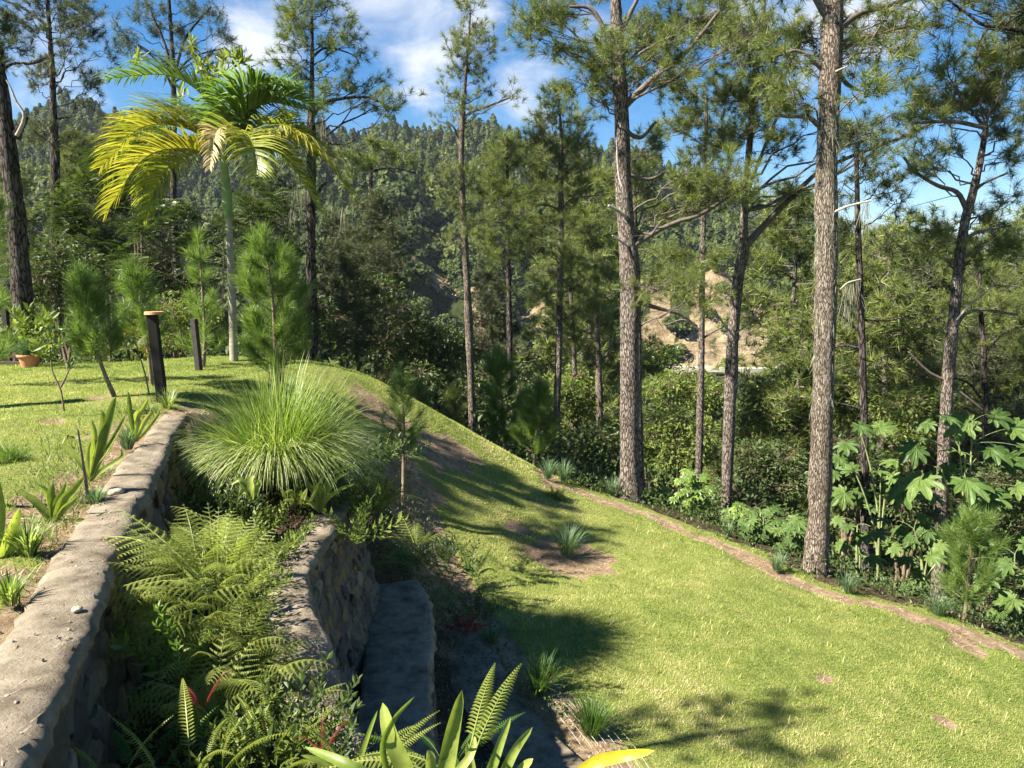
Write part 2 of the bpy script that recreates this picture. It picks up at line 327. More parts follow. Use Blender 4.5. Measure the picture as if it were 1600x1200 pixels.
def tps_fit(C):
    n = len(C); d2 = ((C[:, None, :2] - C[None, :, :2]) ** 2).sum(-1); K = _U(d2) + np.eye(n) * .02
    Pm = np.hstack([np.ones((n, 1)), C[:, :2]]); A = np.block([[K, Pm], [Pm.T, np.zeros((3, 3))]])
    return np.linalg.solve(A, np.concatenate([C[:, 2], np.zeros(3)]))
TW = tps_fit(CP)
def tps(x, y):
    x = np.asarray(x, float); y = np.asarray(y, float); sh = x.shape; x = x.ravel(); y = y.ravel()
    xc = np.clip(x, -45, 45); yc = np.clip(y, -5, 52)
    r = TW[-3] + TW[-2] * xc + TW[-1] * yc
    for k in range(len(CP)): r = r + TW[k] * _U((xc - CP[k, 0]) ** 2 + (yc - CP[k, 1]) ** 2)
    return np.clip(r, -24, .02).reshape(sh)
def sstep(a, b, x): t = np.clip((x - a) / (b - a), 0, 1); return t * t * (3 - 2 * t)
def ground(x, y):
    x = np.asarray(x, float); y = np.asarray(y, float); z = tps(x, y)
    x1 = xof(W1, y) - .16; x2 = xof(W2, y) - .18; x3 = xof(W3, y) - .1
    bed = -.93 + .5 * sstep(6.6, 9.2, y) + .35 * sstep(3.2, 1.5, y)
    k = sstep(10.4, 8.6, y)
    inbed = (x < x2)
    zl = z * (1 - k) + bed * k
    z = np.where(inbed & (y < 10.4), zl, z)
    z = np.where((x >= x2) & (x < x3) & (y < 8.9), np.minimum(z, -2.5), z)
    k1 = sstep(10.6, 9.3, y)
    z = np.where((x < x1) & (y < 10.6), z * (1 - k1), z)
    return z
def hit(px, py, ymin=1.5, ymax=60):
    d = ray(px, py); Y = np.concatenate([np.arange(ymin, 25, .01), np.arange(25, ymax, .05)]); P = CAM + d[None] * (Y / d[1])[:, None]
    b = P[:, 2] < ground(P[:, 0], P[:, 1]); i = int(np.argmax(b)) if b.any() else len(Y) - 1
    return P[i]
def gz(x, y): return float(ground(np.array([x]), np.array([y]))[0])
def gpt(x, y): return np.array([x, y, gz(x, y)])

def seg_dist(x, y, Pl):
    """distance to polyline and signed side (positive = right-hand side going along)"""
    best = np.full(x.shape, 1e9); side = np.zeros(x.shape)
    for a, b in zip(Pl[:-1], Pl[1:]):
        d = b - a; L2 = (d ** 2).sum(); t = np.clip(((x - a[0]) * d[0] + (y - a[1]) * d[1]) / L2, 0, 1)
        dx = x - a[0] - t * d[0]; dy = y - a[1] - t * d[1]; r = np.hypot(dx, dy); s = d[0] * dy - d[1] * dx
        m = r < best; best = np.where(m, r, best); side = np.where(m, s, side)
    return best, side
PATH = np.array([hit(*q)[:2] for q in [(858, 756), (900, 768), (965, 790), (1050, 822), (1150, 862), (1215, 900), (1300, 930), (1400, 958), (1500, 990), (1600, 1024)]])
PATH = np.vstack([PATH, PATH[-1] + (PATH[-1] - PATH[-2]) * 8]); PATH = np.vstack([[-.6, 18.2], [.3, 17.2], PATH])
EDGE = np.array([hit(*q)[:2] for q in [(640, 700), (668, 760), (700, 830), (735, 900), (775, 960), (812, 1010), (880, 1075), (950, 1130), (1010, 1200)]])
EDGE = np.vstack([EDGE, EDGE[-1] + np.array([1.2, -2.5]), EDGE[-1] + np.array([2, -7])])
SPOTS = [(*hit(880, 868)[:2], .78), (*hit(812, 828)[:2], .26), (*hit(585, 632)[:2], .5), (*hit(690, 702)[:2], .55), (*hit(735, 712)[:2], .25), (*hit(600, 650)[:2], .5), (*hit(1512, 1008)[:2], .22), (*hit(155, 620)[:2], .22), (*hit(90, 655)[:2], .2), (*hit(1480, 1122)[:2], .13), (*hit(640, 745)[:2], .45), (*hit(1290, 1060)[:2], .1)]
def masks(x, y):
    dp, sp = seg_dist(x, y, PATH); de, se = seg_dist(x, y, EDGE)
    beyond = (sp > 0)
    wv = .09 * np.sin(x * 6.1 + 2 * np.sin(y * 4.3)) + .07 * np.sin(y * 9.7 + x * 3.1) + .05 * np.sin(x * 17 + y * 13) + .08 * np.sin(x * 2.3 + 1)
    dp = np.maximum(0, dp + wv); de = np.maximum(0, de + wv)
    soil = (1 - sstep(.06, .26, np.where(sp > 0, dp * .5, dp))) * sstep(13.5, 11, x + 0 * y)
    litter = np.where(beyond, sstep(.35, 1.0, dp), 0)
    x2 = xof(W2, y); left = (se < 0) & (y < 15)
    # soil side of the lawn's lower edge
    lf = (se < 0) & (x > x2 - .3) & (y < 14)
    soil = np.maximum(soil, np.where(lf, .55 + .5 * sstep(.0, .3, de), 0))
    litter = np.maximum(litter, np.where(lf & (y < 12.6), sstep(.5, 1.2, de) * .75, 0))
    for (a, b, r) in SPOTS: soil = np.maximum(soil, 1.0 - sstep(r * .6, r * 1.25, np.hypot(x - a, (y - b)) + wv * (.35 + r)))
    x1 = xof(W1, y)
    strip = (x < x1) & (y < 10.2); dl = x1 - .3 - x
    soil = np.maximum(soil, np.where(strip, 1 - sstep(.25, .62, dl + .22 * np.sin(y * 2.1) + wv) , 0))
    bed = (x >= x1 - .2) & (x < x2) & (y < 10.5)
    litter = np.where(bed, .72, litter); soil = np.where(bed, 1, soil)
    # back of the upper lawn
    back = (x < -2.2) & (y > 16.0 + .5 * np.sin(x)); litter = np.where(back, 1, litter)
    litter = np.where((y > 18.5), 1, litter)
    return soil, litter

def grid(xs, ys, zf, name, mat, attrs=True):
    X, Y = np.meshgrid(xs, ys); Z = zf(X, Y); nx, ny = len(xs), len(ys)
    mb = MB(); i = np.arange(ny - 1)[:, None] * nx; j = np.arange(nx - 1)[None]
    Q = np.stack([i + j, i + j + 1, i + nx + j + 1, i + nx + j], -1).reshape(-1, 4)
    mb.add(np.stack([X, Y, Z], -1), Q); o = mb.build(name, mat, smooth=True)
    if attrs:
        so, li = masks(X.ravel(), Y.ravel())
        for n, d in (('soil', so), ('litter', li)):
            a = o.data.attributes.new(n, 'FLOAT', 'POINT'); a.data.foreach_set('value', d.astype(np.float32))
    return o
def spaced(a, b, c, d, fine, coarse): return np.concatenate([np.arange(a, b, coarse), np.arange(b, c, fine), np.arange(c, d + coarse, coarse)])
def zbump(x, y):
    z = ground(x, y); s, l = masks(x.ravel(), y.ravel()); s = s.reshape(x.shape)
    n = .012 * np.sin(x * 7.3 + np.sin(y * 5.1)) * np.sin(y * 6.1 + 1.3 * np.sin(x * 3.7)) + .02 * np.sin(x * 1.9 + 1) * np.sin(y * 1.7)
    return z + n - .035 * np.clip(s, 0, 1)
g = grid(spaced(-45, -9, 11, 45, .085, 1.0), spaced(-4, 1.5, 18.5, 56, .085, 1.0), zbump, 'ground', M['ground']); tag(g, kind='structure')

# ------------------------------------------------------------ templates
def tuft_t(n, Ln, w, amax=85, stem=.14, seg2=False):
    th = np.radians(rng.uniform(18, amax, n)); ph = rng.uniform(0, 2 * np.pi, n)
    d = np.stack([np.sin(th) * np.cos(ph), np.sin(th) * np.sin(ph), np.cos(th)], 1)
    s = np.stack([0 * th, 0 * th, -rng.random(n) * stem], 1); L = Ln * rng.uniform(.7, 1.1, n)
    side = norm(np.cross(d, rng.normal(size=(n, 3)))) * w * .5
    if not seg2:
        V = np.stack([s - side, s + side, s + d * L[:, None]], 1); Fc = np.arange(n * 3).reshape(n, 3)
    else:
        bend = norm(d + np.array([0, 0, .35])); m = s + d * L[:, None] * .5
        V = np.stack([s - side, s + side, m + side * .8, m - side * .8, m + bend * L[:, None] * .5], 1)
        b = np.arange(n)[:, None] * 5
        V = V.reshape(-1, 3); Q = b + np.array([[0, 1, 2, 3]]); Tt = b + np.array([[3, 2, 4, 4]])
        # one array of quads; the tip is a degenerate-free thin quad
        V5 = V.reshape(n, 5, 3); tip = V5[:, 4]; V6 = np.concatenate([V5[:, :4], (tip - side * .1)[:, None], (tip + side * .1)[:, None]], 1)
        b = np.arange(n)[:, None] * 6; Fc = np.concatenate([b + np.array([[0, 1, 2, 3]]), b + np.array([[3, 2, 5, 4]])])
        return V6.reshape(-1, 3), Fc, np.tile(rng.random(n), 2)
    return V.reshape(-1, 3), Fc, rng.random(n)
TUFTS = [tuft_t(46, .21, .0085) for _ in range(4)]
TUFT_FAR = [tuft_t(26, .30, .02, 95) for _ in range(3)]
TUFT_YOUNG = [tuft_t(34, .24, .0055, 70, .2, True) for _ in range(4)]
TUFT_FINE = [tuft_t(40, .16, .009, 100, .3) for _ in range(3)]
def leaf_t(w=.45, fold=.12, curl=.1):
    V = np.array([[0, 0, 0], [-w / 2, .38, fold], [0, .42, 0], [w / 2, .38, fold], [-w * .32, .75, fold * .5 - curl * .5], [w * .32, .75, fold * .5 - curl * .5], [0, 1, -curl]])
    V = V[:, [0, 2, 1]] * np.array([1, 1, 1]); Fc = np.array([[0, 2, 1, 1]])
    Fc = np.array([[0, 2, 1], [0, 3, 2], [1, 2, 4], [2, 3, 5], [2, 6, 4], [2, 5, 6]]); return V, Fc, np.full(6, .5)
LEAF = leaf_t()           # grows along local +Z
LEAF_NARROW = leaf_t(.24, .06, .15)
QLEAF = (np.array([[0, 0, 0], [-.24, .08, .5], [0, -.1, 1], [.24, .08, .5]]), np.array([[0, 1, 2, 3]]), np.array([.5]))
def pinnate_t(n=8, L=1.0, lw=.13, ll=.32, arch=.35, tip=True):
    V = []; Fc = []; P = []
    for i in range(n):
        t = (i + 1) / (n + .5); y = t * L; z = -arch * t * t * L; l = ll * L * math.sin(math.pi * (.15 + .8 * t)) ** .6 * (1.1 - .4 * t)
        for s in (-1, 1):
            b = len(V); a = R(25 + 25 * t)
            dx, dy = s * math.cos(a), math.sin(a)
            V += [(0, z, y), (dx * l * .5 - s * lw * L * .35 * math.sin(a) * s * .5, z + .02, y + dy * l * .5 + lw * L * .45), (dx * l, z - .12 * l, y + dy * l), (dx * l * .5, z + .02, y + dy * l * .5 - lw * L * .35)]
            Fc.append([b, b + 1, b + 2, b + 3])
    return np.array(V, float), np.array(Fc), np.full(len(Fc), .5)
PIN = pinnate_t()
def fern_t(n=22, arch=.5, bi=False, wide=.32):
    """fern frond of unit length along +Z, arching towards -Y"""
    mb = MB(); t = np.linspace(0, 1, 14); ang = arch * 2.0 * t; dz = np.cos(ang); dy = -np.sin(ang)
    z = np.concatenate([[0], np.cumsum(dz[:-1]) / 13]); y = np.concatenate([[0], np.cumsum(dy[:-1]) / 13])
    P = np.stack([0 * z, y, z], 1); tube(mb, P, .009 * (1.1 - t), 3)
    for i in range(n):
        u = .16 + .84 * (i + .5) / n; p = np.array([np.interp(u, t, P[:, k]) for k in range(3)]); a = np.interp(u, t, ang)
        tan = np.array([0, -math.sin(a), math.cos(a)]); nrm = np.array([0, math.cos(a), math.sin(a)])
        l = wide * math.sin(math.pi * min(1, (.10 + u * .93))) ** .7 * (1.15 - .75 * u) + .01
        for s in (-1, 1):
            d = norm(np.array([s * 1.0, 0, 0]) + tan * .42 - nrm * .12); wd = tan * (.34 / n) 
            if not bi:
                V = [p - wd * .45, p + wd * .75, p + d * l * .6 + wd * .45 + nrm * .01, p + d * l - nrm * l * .25, p + d * l * .6 - wd * .35 + nrm * .01]
                mb.add(V, [[0, 4, 3], [0, 1, 2], [0, 2, 3], ][:1] + [[0, 3, 2], [0, 2, 1]])
            else:
                m = max(3, int(l * 60)); 
                for j in range(m):
                    v = (j + .6) / m; q = p + d * l * v - nrm * l * .38 * v * v + tan * l * .22 * v * v; l2 = .027 * (1.15 - v) * (l / wide * .6 + .4) + .007
                    for s2 in (-1, 1):
                        e = norm(tan * s2 + d * .35); w2 = d * l / m * .55
                        mb.add([q - w2 * .6, q + w2, q + e * l2 - nrm * .006], [[0, 1, 2]])
    V = np.concatenate(mb.V); tri = []
    for Fc, v in mb.T:
        if Fc.shape[1] == 4: tri.append(Fc[:, [0, 1, 2]]); tri.append(Fc[:, [0, 2, 3]])
        else: tri.append(Fc)
    Fc = np.concatenate(tri); return V, Fc, rng.random(len(Fc)) * .4 + .3
FERN = [fern_t(24, a, False, .10) for a in (.3, .55, .8)]
FERN_BI = [fern_t(10, a, True, .30) for a in (.2, .45, .7)]
def ceclobe_t(lobes=8, lobed=.55, seed=0):
    """big palmate leaf of unit radius; lies in XZ-plane rotated: centre at origin, blade normal +Z, cupped"""
    r = np.random.default_rng(seed); V = [(0, 0, 0)]; Fc = []; k = 7; gap = R(34)
    A = np.linspace(-math.pi + gap, math.pi - gap, lobes)
    rows = []
    for i, a in enumerate(A):
        Lr = (.72 + .28 * math.cos(a)) * r.uniform(.93, 1.05); hw = (A[1] - A[0]) * .5
        for j, (u, rr) in enumerate([(-1, 1 - lobed), (-.62, .80), (-.32, .95), (0, 1.0), (.32, .95), (.62, .80)]):
            ang = a + u * hw; rad = Lr * rr
            if j == 0 and i > 0: rad = Lr * (1 - lobed)
            z = -.30 * rad ** 2 + (.06 if j in (1, 2, 4, 5) else -.0) * rad - .16 * max(0, rad - .7)
            rows.append((math.cos(ang) * rad, math.sin(ang) * rad, z, math.cos(ang) * rad * .55, math.sin(ang) * rad * .55, (-.07 + (.035 if j != 3 and j != 0 else 0)) * 1))
    a = A[-1] + (A[1] - A[0]) * .5; rad = .35; rows.append((math.cos(a) * rad, math.sin(a) * rad, -.03, math.cos(a) * rad * .5, math.sin(a) * rad * .5, -.02))
    for q in rows: V.append(q[:3]); V.append(q[3:])
    n = len(rows)
    T = []
    for i in range(n - 1):
        o0, i0, o1, i1 = 1 + 2 * i, 2 + 2 * i, 3 + 2 * i, 4 + 2 * i
        T += [[0, i0, i1], [i0, o0, o1], [i0, o1, i1]]
    return np.array(V, float), np.array(T), np.full(len(T), .5)
CEC = [ceclobe_t(9, .42, s) for s in range(3)]
def ico(sub=2):
    bm = bmesh.new(); bmesh.ops.create_icosphere(bm, subdivisions=sub, radius=1); V = np.array([v.co[:] for v in bm.verts]); Fc = np.array([[v.index for v in f.verts] for f in bm.faces]); bm.free(); return V, Fc
ICO = ico(2)
def stone_t(seed):
    r = np.random.default_rng(seed); V, Fc = ICO; V = V.copy()
    for _ in range(11):       # chop with planes for facets
        n = norm(r.normal(size=3)); d = r.uniform(.5, .8); s = V @ n; V = V - np.outer(np.clip(s - d, 0, None), n)
    V += .02 * np.sin(V * 7 + seed); return V, Fc, np.full(len(Fc), .5)
STONES = [stone_t(s) for s in range(8)]

# ------------------------------------------------------------ retaining walls
def wall(name, label, Wr, ztop, zfoot, width, batter, srad, y0, y1, group='stone retaining walls of the terraces'):
    P = Wr[(Wr[:, 1] >= y0) & (Wr[:, 1] <= y1)]
    s = np.concatenate([[0], np.cumsum(np.hypot(*np.diff(P, axis=0).T))]); n = int(s[-1] / .05); u = np.linspace(0, s[-1], n)
    P = np.stack([np.interp(u, s, P[:, k]) for k in (0, 1)], 1); T = norm(np.gradient(P, axis=0)); Nn = np.stack([T[:, 1], -T[:, 0]], 1)
    if Nn[:, 0].mean() < 0: Nn = -Nn
    root = empty(name, (P[n // 2][0], P[n // 2][1], zfoot), label, 'retaining wall', group)
    mb = MB(); prof = [(-width, -.30), (-width, -.03), (-width + .03, 0), (-width * .66, .005), (-width * .33, .004), (-.035, 0), (0, -.03), (.012, -.075), (-.03, -.12)]
    wob = np.cumsum(rng.normal(size=(n, 2)) * .0042, 0); wob -= np.linspace(0, 1, n)[:, None] * wob[-1]
    V = []
    for k, (o, z) in enumerate(prof):
        jo = wob[:, 0] if k < 4 else wob[:, 1] * 1.4
        xy = P + Nn * (o + jo + rng.normal(size=n) * .008)[:, None]
        V.append(np.stack([xy[:, 0], xy[:, 1], ztop + z + .006 * np.sin(u * 3.1 + k) + rng.normal(size=n) * .005 - (.016 * (np.sin(u * 7.3 + k * .3) > .965))], 1))
    V = np.stack(V, 1); K = len(prof); i = np.arange(n - 1)[:, None] * K; j = np.arange(K - 1)[None]
    mb.add(V.reshape(-1, 3), np.stack([i + j, i + K + j, i + K + j + 1, i + j + 1], -1).reshape(-1, 4))
    for e in (0, n - 1): mb.add(V[e], [[0, a, a + 1] for a in range(1, K - 1)])
    mb.build('coping', M['concrete'], root, smooth=True)
    H = ztop - .05 - zfoot; mb = MB(); rows = 8; V = []
    for k in range(rows + 1):
        f = k / rows; xy = P + Nn * (-.07 + batter * f); V.append(np.stack([xy[:, 0], xy[:, 1], np.full(n, ztop - .06 - H * f)], 1))
    V = np.stack(V, 1); K = rows + 1; i = np.arange(n - 1)[:, None] * K; j = np.arange(rows)[None]
    mb.add(V.reshape(-1, 3), np.stack([i + j, i + K + j, i + K + j + 1, i + j + 1], -1).reshape(-1, 4))
    mb.build('mortar', M['mortar'], root)
    mb = MB(); row = 0; z = srad * .7
    while z < H + srad * .3:
        x = rng.uniform(0, srad)
        while x < u[-1]:
            sr = srad * rng.uniform(.6, 1.25); 
            f = min(1, z / H); c = np.array([np.interp(x, u, P[:, 0]), np.interp(x, u, P[:, 1])]); nn = np.array([np.interp(x, u, Nn[:, 0]), np.interp(x, u, Nn[:, 1])])
            xy = c + nn * (-.075 + batter * f); Z = np.array([nn[0], nn[1], batter / H]); Z = Z / np.linalg.norm(Z); X = np.array([-nn[1], nn[0], 0]); Y = np.cross(Z, X)
            roll = rng.uniform(-.9, .9); X2 = X * math.cos(roll) + Y * math.sin(roll); Y2 = -X * math.sin(roll) + Y * math.cos(roll)
            asp = rng.uniform(.95, 1.45); Mx = np.stack([X2 * asp, Y2 / asp * 1.05, Z * rng.uniform(.42, .6)], 1)
            t = STONES[rng.integers(8)]
            inst(mb, (t[0], t[1], np.full(len(t[1]), rng.random())), [[xy[0], xy[1], ztop - .08 - z + rng.uniform(-.02, .02)]], Mx[None], sr * .78)
            x += sr * rng.uniform(1.2, 1.5)
        z += srad * 1.22; row += 1
    mb.build('stone_face', M['stone'], root, smooth=False)
    return root
wall('retaining_wall', 'uppermost concrete topped stone wall curving along the upper lawn', W1, 0.03, -1.15, .30, .10, .19, .7, 9.3)
wall('retaining_wall', 'middle stone retaining wall with brownish boulders and a sunlit concrete top', W2, -.8, -2.15, .36, .36, .125, 2.1, 8.6)
wall('retaining_wall', 'lowest stone retaining wall with its concrete top wholly in shade', W3, -2.0, -3.2, .62, .16, .13, 3.7, 9.4)
# concrete edging strip on the ground beside the lowest wall
EP = np.array([on(q[0], q[1], -2.93)[:2] for q in [(760, 1010), (800, 1078), (860, 1130), (935, 1190), (1000, 1245)]])
EPs = smooth_path(EP, 40); Tn = norm(np.gradient(EPs, axis=0)); Nn = np.stack([Tn[:, 1], -Tn[:, 0]], 1)
if Nn[:, 0].mean() < 0: Nn = -Nn
mb = MB(); V = []
for o, z in ((-.62, -.2), (-.62, .05), (-.3, .06), (0, .055), (.02, .03), (.02, -.25)):
    xy = EPs + Nn * o; V.append(np.stack([xy[:, 0], xy[:, 1], tps(EPs[:, 0], EPs[:, 1]) + z + .02], 1))
V = np.stack(V, 1); n, K = V.shape[:2]; i = np.arange(n - 1)[:, None] * K; j = np.arange(K - 1)[None]
mb.add(V.reshape(-1, 3), np.stack([i + j, i + K + j, i + K + j + 1, i + j + 1], -1).reshape(-1, 4))
o = mb.build('path', M['concrete'], smooth=False); tag(o, kind='structure')

# ------------------------------------------------------------ lawn grass
def scatter(n, x0, x1, y0, y1, keep):
    x = rng.uniform(x0, x1, n); y = rng.uniform(y0, y1, n); k = keep(x, y); return x[k], y[k]
def lawn_keep(x, y):
    s, l = masks(x, y); px = x / y
    return (s < .48 - .15 * rng.random(len(x))) & (l < .3) & (np.abs(px) < .74) & (x > xof(W1, y) - 60)
def in_upper(x, y): return (x < xof(W1, y) - .5) | (y > 9.6)
def grass_field(n, box, extra=None):
    x, y = scatter(n, *box, lawn_keep)
    if extra is not None: k = extra(x, y); x, y = x[k], y[k]
    bed = (x > xof(W1, y) - .3) & (x < xof(W2, y) + .8) & (y < 10); x, y = x[~bed], y[~bed]
    z = zbump(x, y) - .004; N_ = len(x)
    pn = np.sin(x * 1.7 + 2 * np.sin(y * .9)) * np.sin(y * 1.3 + 1.5 * np.sin(x * .8 + 1)) * .5 + .5
    fine = np.sin(x * 9 + 3 * np.sin(y * 5)) * np.sin(y * 8 + 2 * np.sin(x * 6))
    pn2 = .5 + .5 * np.sin(x * .55 + 1.1 + np.sin(y * .5)); med = np.sin(x * 3.1 + 2 * np.sin(y * 2.3)) * np.sin(y * 3.7 + 2 * np.sin(x * 2.9 + 1))
    v = np.clip(rng.beta(1.3, 1.7, N_) * .70 + .42 * pn * pn2 +   .16 * fine + .13 * med - .02, 0, 1)
    L = rng.uniform(.018, .042, N_) * (1 + .3 * pn); wd = rng.uniform(.005, .009, N_) * (1 + np.maximum(0, y - 9) * .06)
    az = rng.uniform(0, 2 * np.pi, N_); ln = rng.uniform(.2, 1.25, N_)
    side = np.stack([-np.sin(az), np.cos(az), 0 * az], 1) * wd[:, None] * .5
    b = np.stack([x, y, z], 1); tip = b + np.stack([np.sin(ln) * np.cos(az), np.sin(ln) * np.sin(az), np.cos(ln)], 1) * L[:, None]
    return np.stack([b - side, b + side, tip], 1).reshape(-1, 3), np.arange(N_ * 3).reshape(-1, 3), v
mb = MB(); mb.add(*grass_field(900000, (-1.5, 11, 5.0, 16.5), lambda x, y: rng.random(len(x)) < np.clip(11.0 / y, .35, 1) * np.clip(9 / y, 0, 1)))
o = mb.build('lawn_grass', M['lawn']); tag(o, 'short mown grass of the lower lawn with dry tan flecks', 'grass', kind='stuff')
mb = MB(); mb.add(*grass_field(330000, (-12, -1.4, 3.5, 16.3)))
o = mb.build('lawn_grass', M['lawn']); tag(o, 'short sunlit grass of the upper lawn behind the top wall', 'grass', kind='stuff')
# needles, twigs and pebbles lying on the bare soil
mb = MB(); x, y = scatter(60000, -5, 10, 4, 18, lambda x, y: (masks(x, y)[0] > .5) & (np.abs(x / y) < .72) & ((x < xof(W1, y) - .32) | (x > xof(W3, y) + .05) | (y > 9.6)))
z = zbump(x, y) + .004; n = len(x); az = rng.uniform(0, 6.28, n); L = rng.uniform(.04, .14, n); sd_ = np.stack([-np.sin(az), np.cos(az), 0 * az], 1) * .0035
b = np.stack([x, y, z], 1); tp = b + np.stack([np.cos(az) * L, np.sin(az) * L, rng.uniform(0, .03, n)], 1)
mb.add(np.stack([b - sd_, b + sd_, tp], 1).reshape(-1, 3), np.arange(n * 3).reshape(-1, 3), rng.random(n))
o = mb.build('fallen_needles', leafmat('fallen needles', [(0, (.16, .09, .05)), (.6, (.40, .27, .16)), (1, (.55, .42, .27))], 0, .9)); tag(o, 'tan fallen pine needles strewn over the bare soil', 'litter', kind='stuff')
mb = MB(); x, y = scatter(3600, -4.6, 9, 1.5, 16, lambda x, y: (masks(x, y)[0] > .75) & ((x < xof(W1, y) - .34) | (x > xof(W3, y) + .1) | (y > 9.6)))
n = len(x); P = np.stack([x, y, zbump(x, y) + .004], 1)
for k in range(4): inst(mb, STONES[k], P[k::4], frames(rng.normal(size=(len(P[k::4]), 3))), rng.uniform(.005, .019, len(P[k::4])), rng.random(len(P[k::4])))
o = mb.build('gravel', M['pebble']); tag(o, 'small pale pebbles scattered on the bare soil strips', 'gravel', kind='stuff')
for (px, py, zt, s, lab) in [(121, 952, .05, .028, 'small white pebble lying on the top wall'), (182, 768, .05, .07, 'flat tan stone lying at the inner edge of the top wall')]:
    p = on(px, py, zt); mb = MB(); t = STONES[3]; inst(mb, t, [p], np.diag([1.2, .9, .55])[None] @ frames(np.array([[.1, .2, 1.]])), s, [.9])
    o = mb.build('stone', M['pebble'], origin=p, smooth=True); tag(o, lab, 'stone')

# ------------------------------------------------------------ pines drawn from the place they stand
def ellip(n, shell=.0):
    d = norm(rng.normal(size=(n, 3))); r = rng.random(n) ** (1 / 3.); r = shell + (1 - shell) * r
    return d * r[:, None]
def tufts(mb, P, axis, scale, tmpls, var):
    k = len(tmpls); idx = rng.integers(0, k, len(P))
    for q in range(k):
        m = idx == q
        if m.any(): inst(mb, tmpls[q], P[m], frames(axis[m], rng.uniform(0, 6.28, m.sum())), scale[m], var[m])
def pine(label, Y, path, clouds, limbs=(), cat='pine tree', group='tall pines along the slope', bark='bark', leaf='needle', tm=None, dens=98, size=1.08, name='pine_tree', pale=(), moss=(), front=False):
    tm = tm or TUFTS
    T = np.array([at(px, py, Y + (q[3] if len(q) > 3 else 0)) for q in path for px, py in [q[:2]]]); Rr = np.array([q[2] for q in path]) * .465 * Y / F
    b = gpt(T[0][0], T[0][1])
    if b[2] < T[0][2] - .05: T = np.vstack([[T[0][0], T[0][1], b[2] - .15], T]); Rr = np.concatenate([[Rr[0] * 1.08], Rr])
    Ts = smooth_path(T, 40); Rs = np.interp(Ts[:, 2], T[:, 2], Rr)
    root = empty(name, (T[0][0], T[0][1], max(b[2], T[0][2])), label, cat, group)
    Rs[0] *= 1.3; Rs[1] *= 1.1
    m1 = MB(); tube(m1, Ts, Rs * (1 + .05 * rng.normal(size=len(Rs))), 14, rough=.035)
    m1.build('trunk', M[bark], root, smooth=True)
    m2 = MB(); m3 = MB(); mp = MB()
    for lb in limbs:
        ml = MB()
        P = np.array([at(q[0], q[1], Y + (q[3] if len(q) > 3 else 0)) for q in lb]); r = np.array([q[2] for q in lb]) * .5 * Y / F
        Ps = smooth_path(P, 16); s = np.linspace(0, 1, len(Ps)); tube(ml, Ps, np.interp(s, np.linspace(0, 1, len(r)), r), 7, rough=.05); ml.build('limb', M['limb'] if bark != 'bark_dark' else M['bark_dark'], root, smooth=True)
    for lb in pale:
        mp = MB()
        P = np.array([at(q[0], q[1], Y + (q[3] if len(q) > 3 else 0)) for q in lb]); r = np.array([q[2] for q in lb]) * .36 * Y / F
        Ps = smooth_path(P, 10); tube(mp, Ps, np.interp(np.linspace(0, 1, len(Ps)), np.linspace(0, 1, len(r)), r), 6, rough=.06); tag(mp.build('dead_branch', M['limb_pale'], root, smooth=True), 'bare pale dead branch')
    for c in clouds:
        cx, cy, rx, ry = c[:4]; dz = c[4] if len(c) > 4 else rng.uniform(-1, 1) * min(1.6, rx * Y / F * 1.2)
        if len(c) < 5 and front and abs(cx - np.interp(cy, [q[1] for q in path][::-1], [q[0] for q in path][::-1])) < rx + 14: dz = abs(dz) + .5
        C = at(cx, cy, Y + dz); a, h = rx * Y / F, ry * Y / F
        d = math.hypot(C[0] - np.interp(C[2], Ts[:, 2], Ts[:, 0]), C[1] - Y); za = min(max(C[2] - .45 * d - .1, Ts[1][2] + .3), Ts[-1][2])
        A = np.array([np.interp(za, Ts[:, 2], Ts[:, k]) for k in (0, 1)] + [za]); Ln = np.linalg.norm(C - A)
        midp = (A + C) / 2 + np.array([rng.uniform(-.12, .12) * Ln, rng.uniform(-.1, .1) * Ln, rng.uniform(-.15, .08) * Ln])
        br = bez(A, midp, C + np.array([0, 0, .1]), 9); br[1:-1] += rng.normal(size=(7, 3)) * .035 * Ln ** .5
        tube(m2, br, np.linspace(.010 + .008 * Ln, .006, 9), 6)
        n = max(10, int(dens * math.pi * a * h * (1 if a * h < .6 else (.6 / (a * h)) ** .25))); nk = max(3, n // 5)
        K = C + ellip(nk, .15) * np.array([a, max(a, h) * .9, h * .9]); K[:, 2] += .0
        src = br[rng.integers(4, 9, nk)]; mid = src * .45 + K * .55 + rng.normal(size=(nk, 3)) * .06 - np.array([0, 0, .05])
        twigs(m2, src, mid, .010, .007); twigs(m2, mid, K, .007, .005)
        kk = rng.integers(0, nk, n); P = K[kk] + rng.normal(size=(n, 3)) * .15 * (1 + .25 * a); twigs(m2, K[kk], P, .0045, .0035)
        ax = norm(P - (C * .4 + src[kk] * .6)) * .7 + norm(P - K[kk]) * .5 + np.array([0, 0, .75]) + rng.normal(size=(n, 3)) * .25
        tufts(m3, P, ax, rng.uniform(.75, 1.15, n) * size, tm, np.clip(rng.normal(.5, .22, n), 0, 1))
        nd = n // 9
        if nd:   # bare dead twigs
            S = br[rng.integers(2, 8, nd)]; twigs(m2, S, S + rng.normal(size=(nd, 3)) * np.array([.35, .3, .16]), .008, .003)
    m2.V and m2.build('twigs', M['limb'] if bark != 'bark_dark' else M['bark_dark'], root, smooth=True)
    if m3.V: m3.build('crown', M[leaf], root)
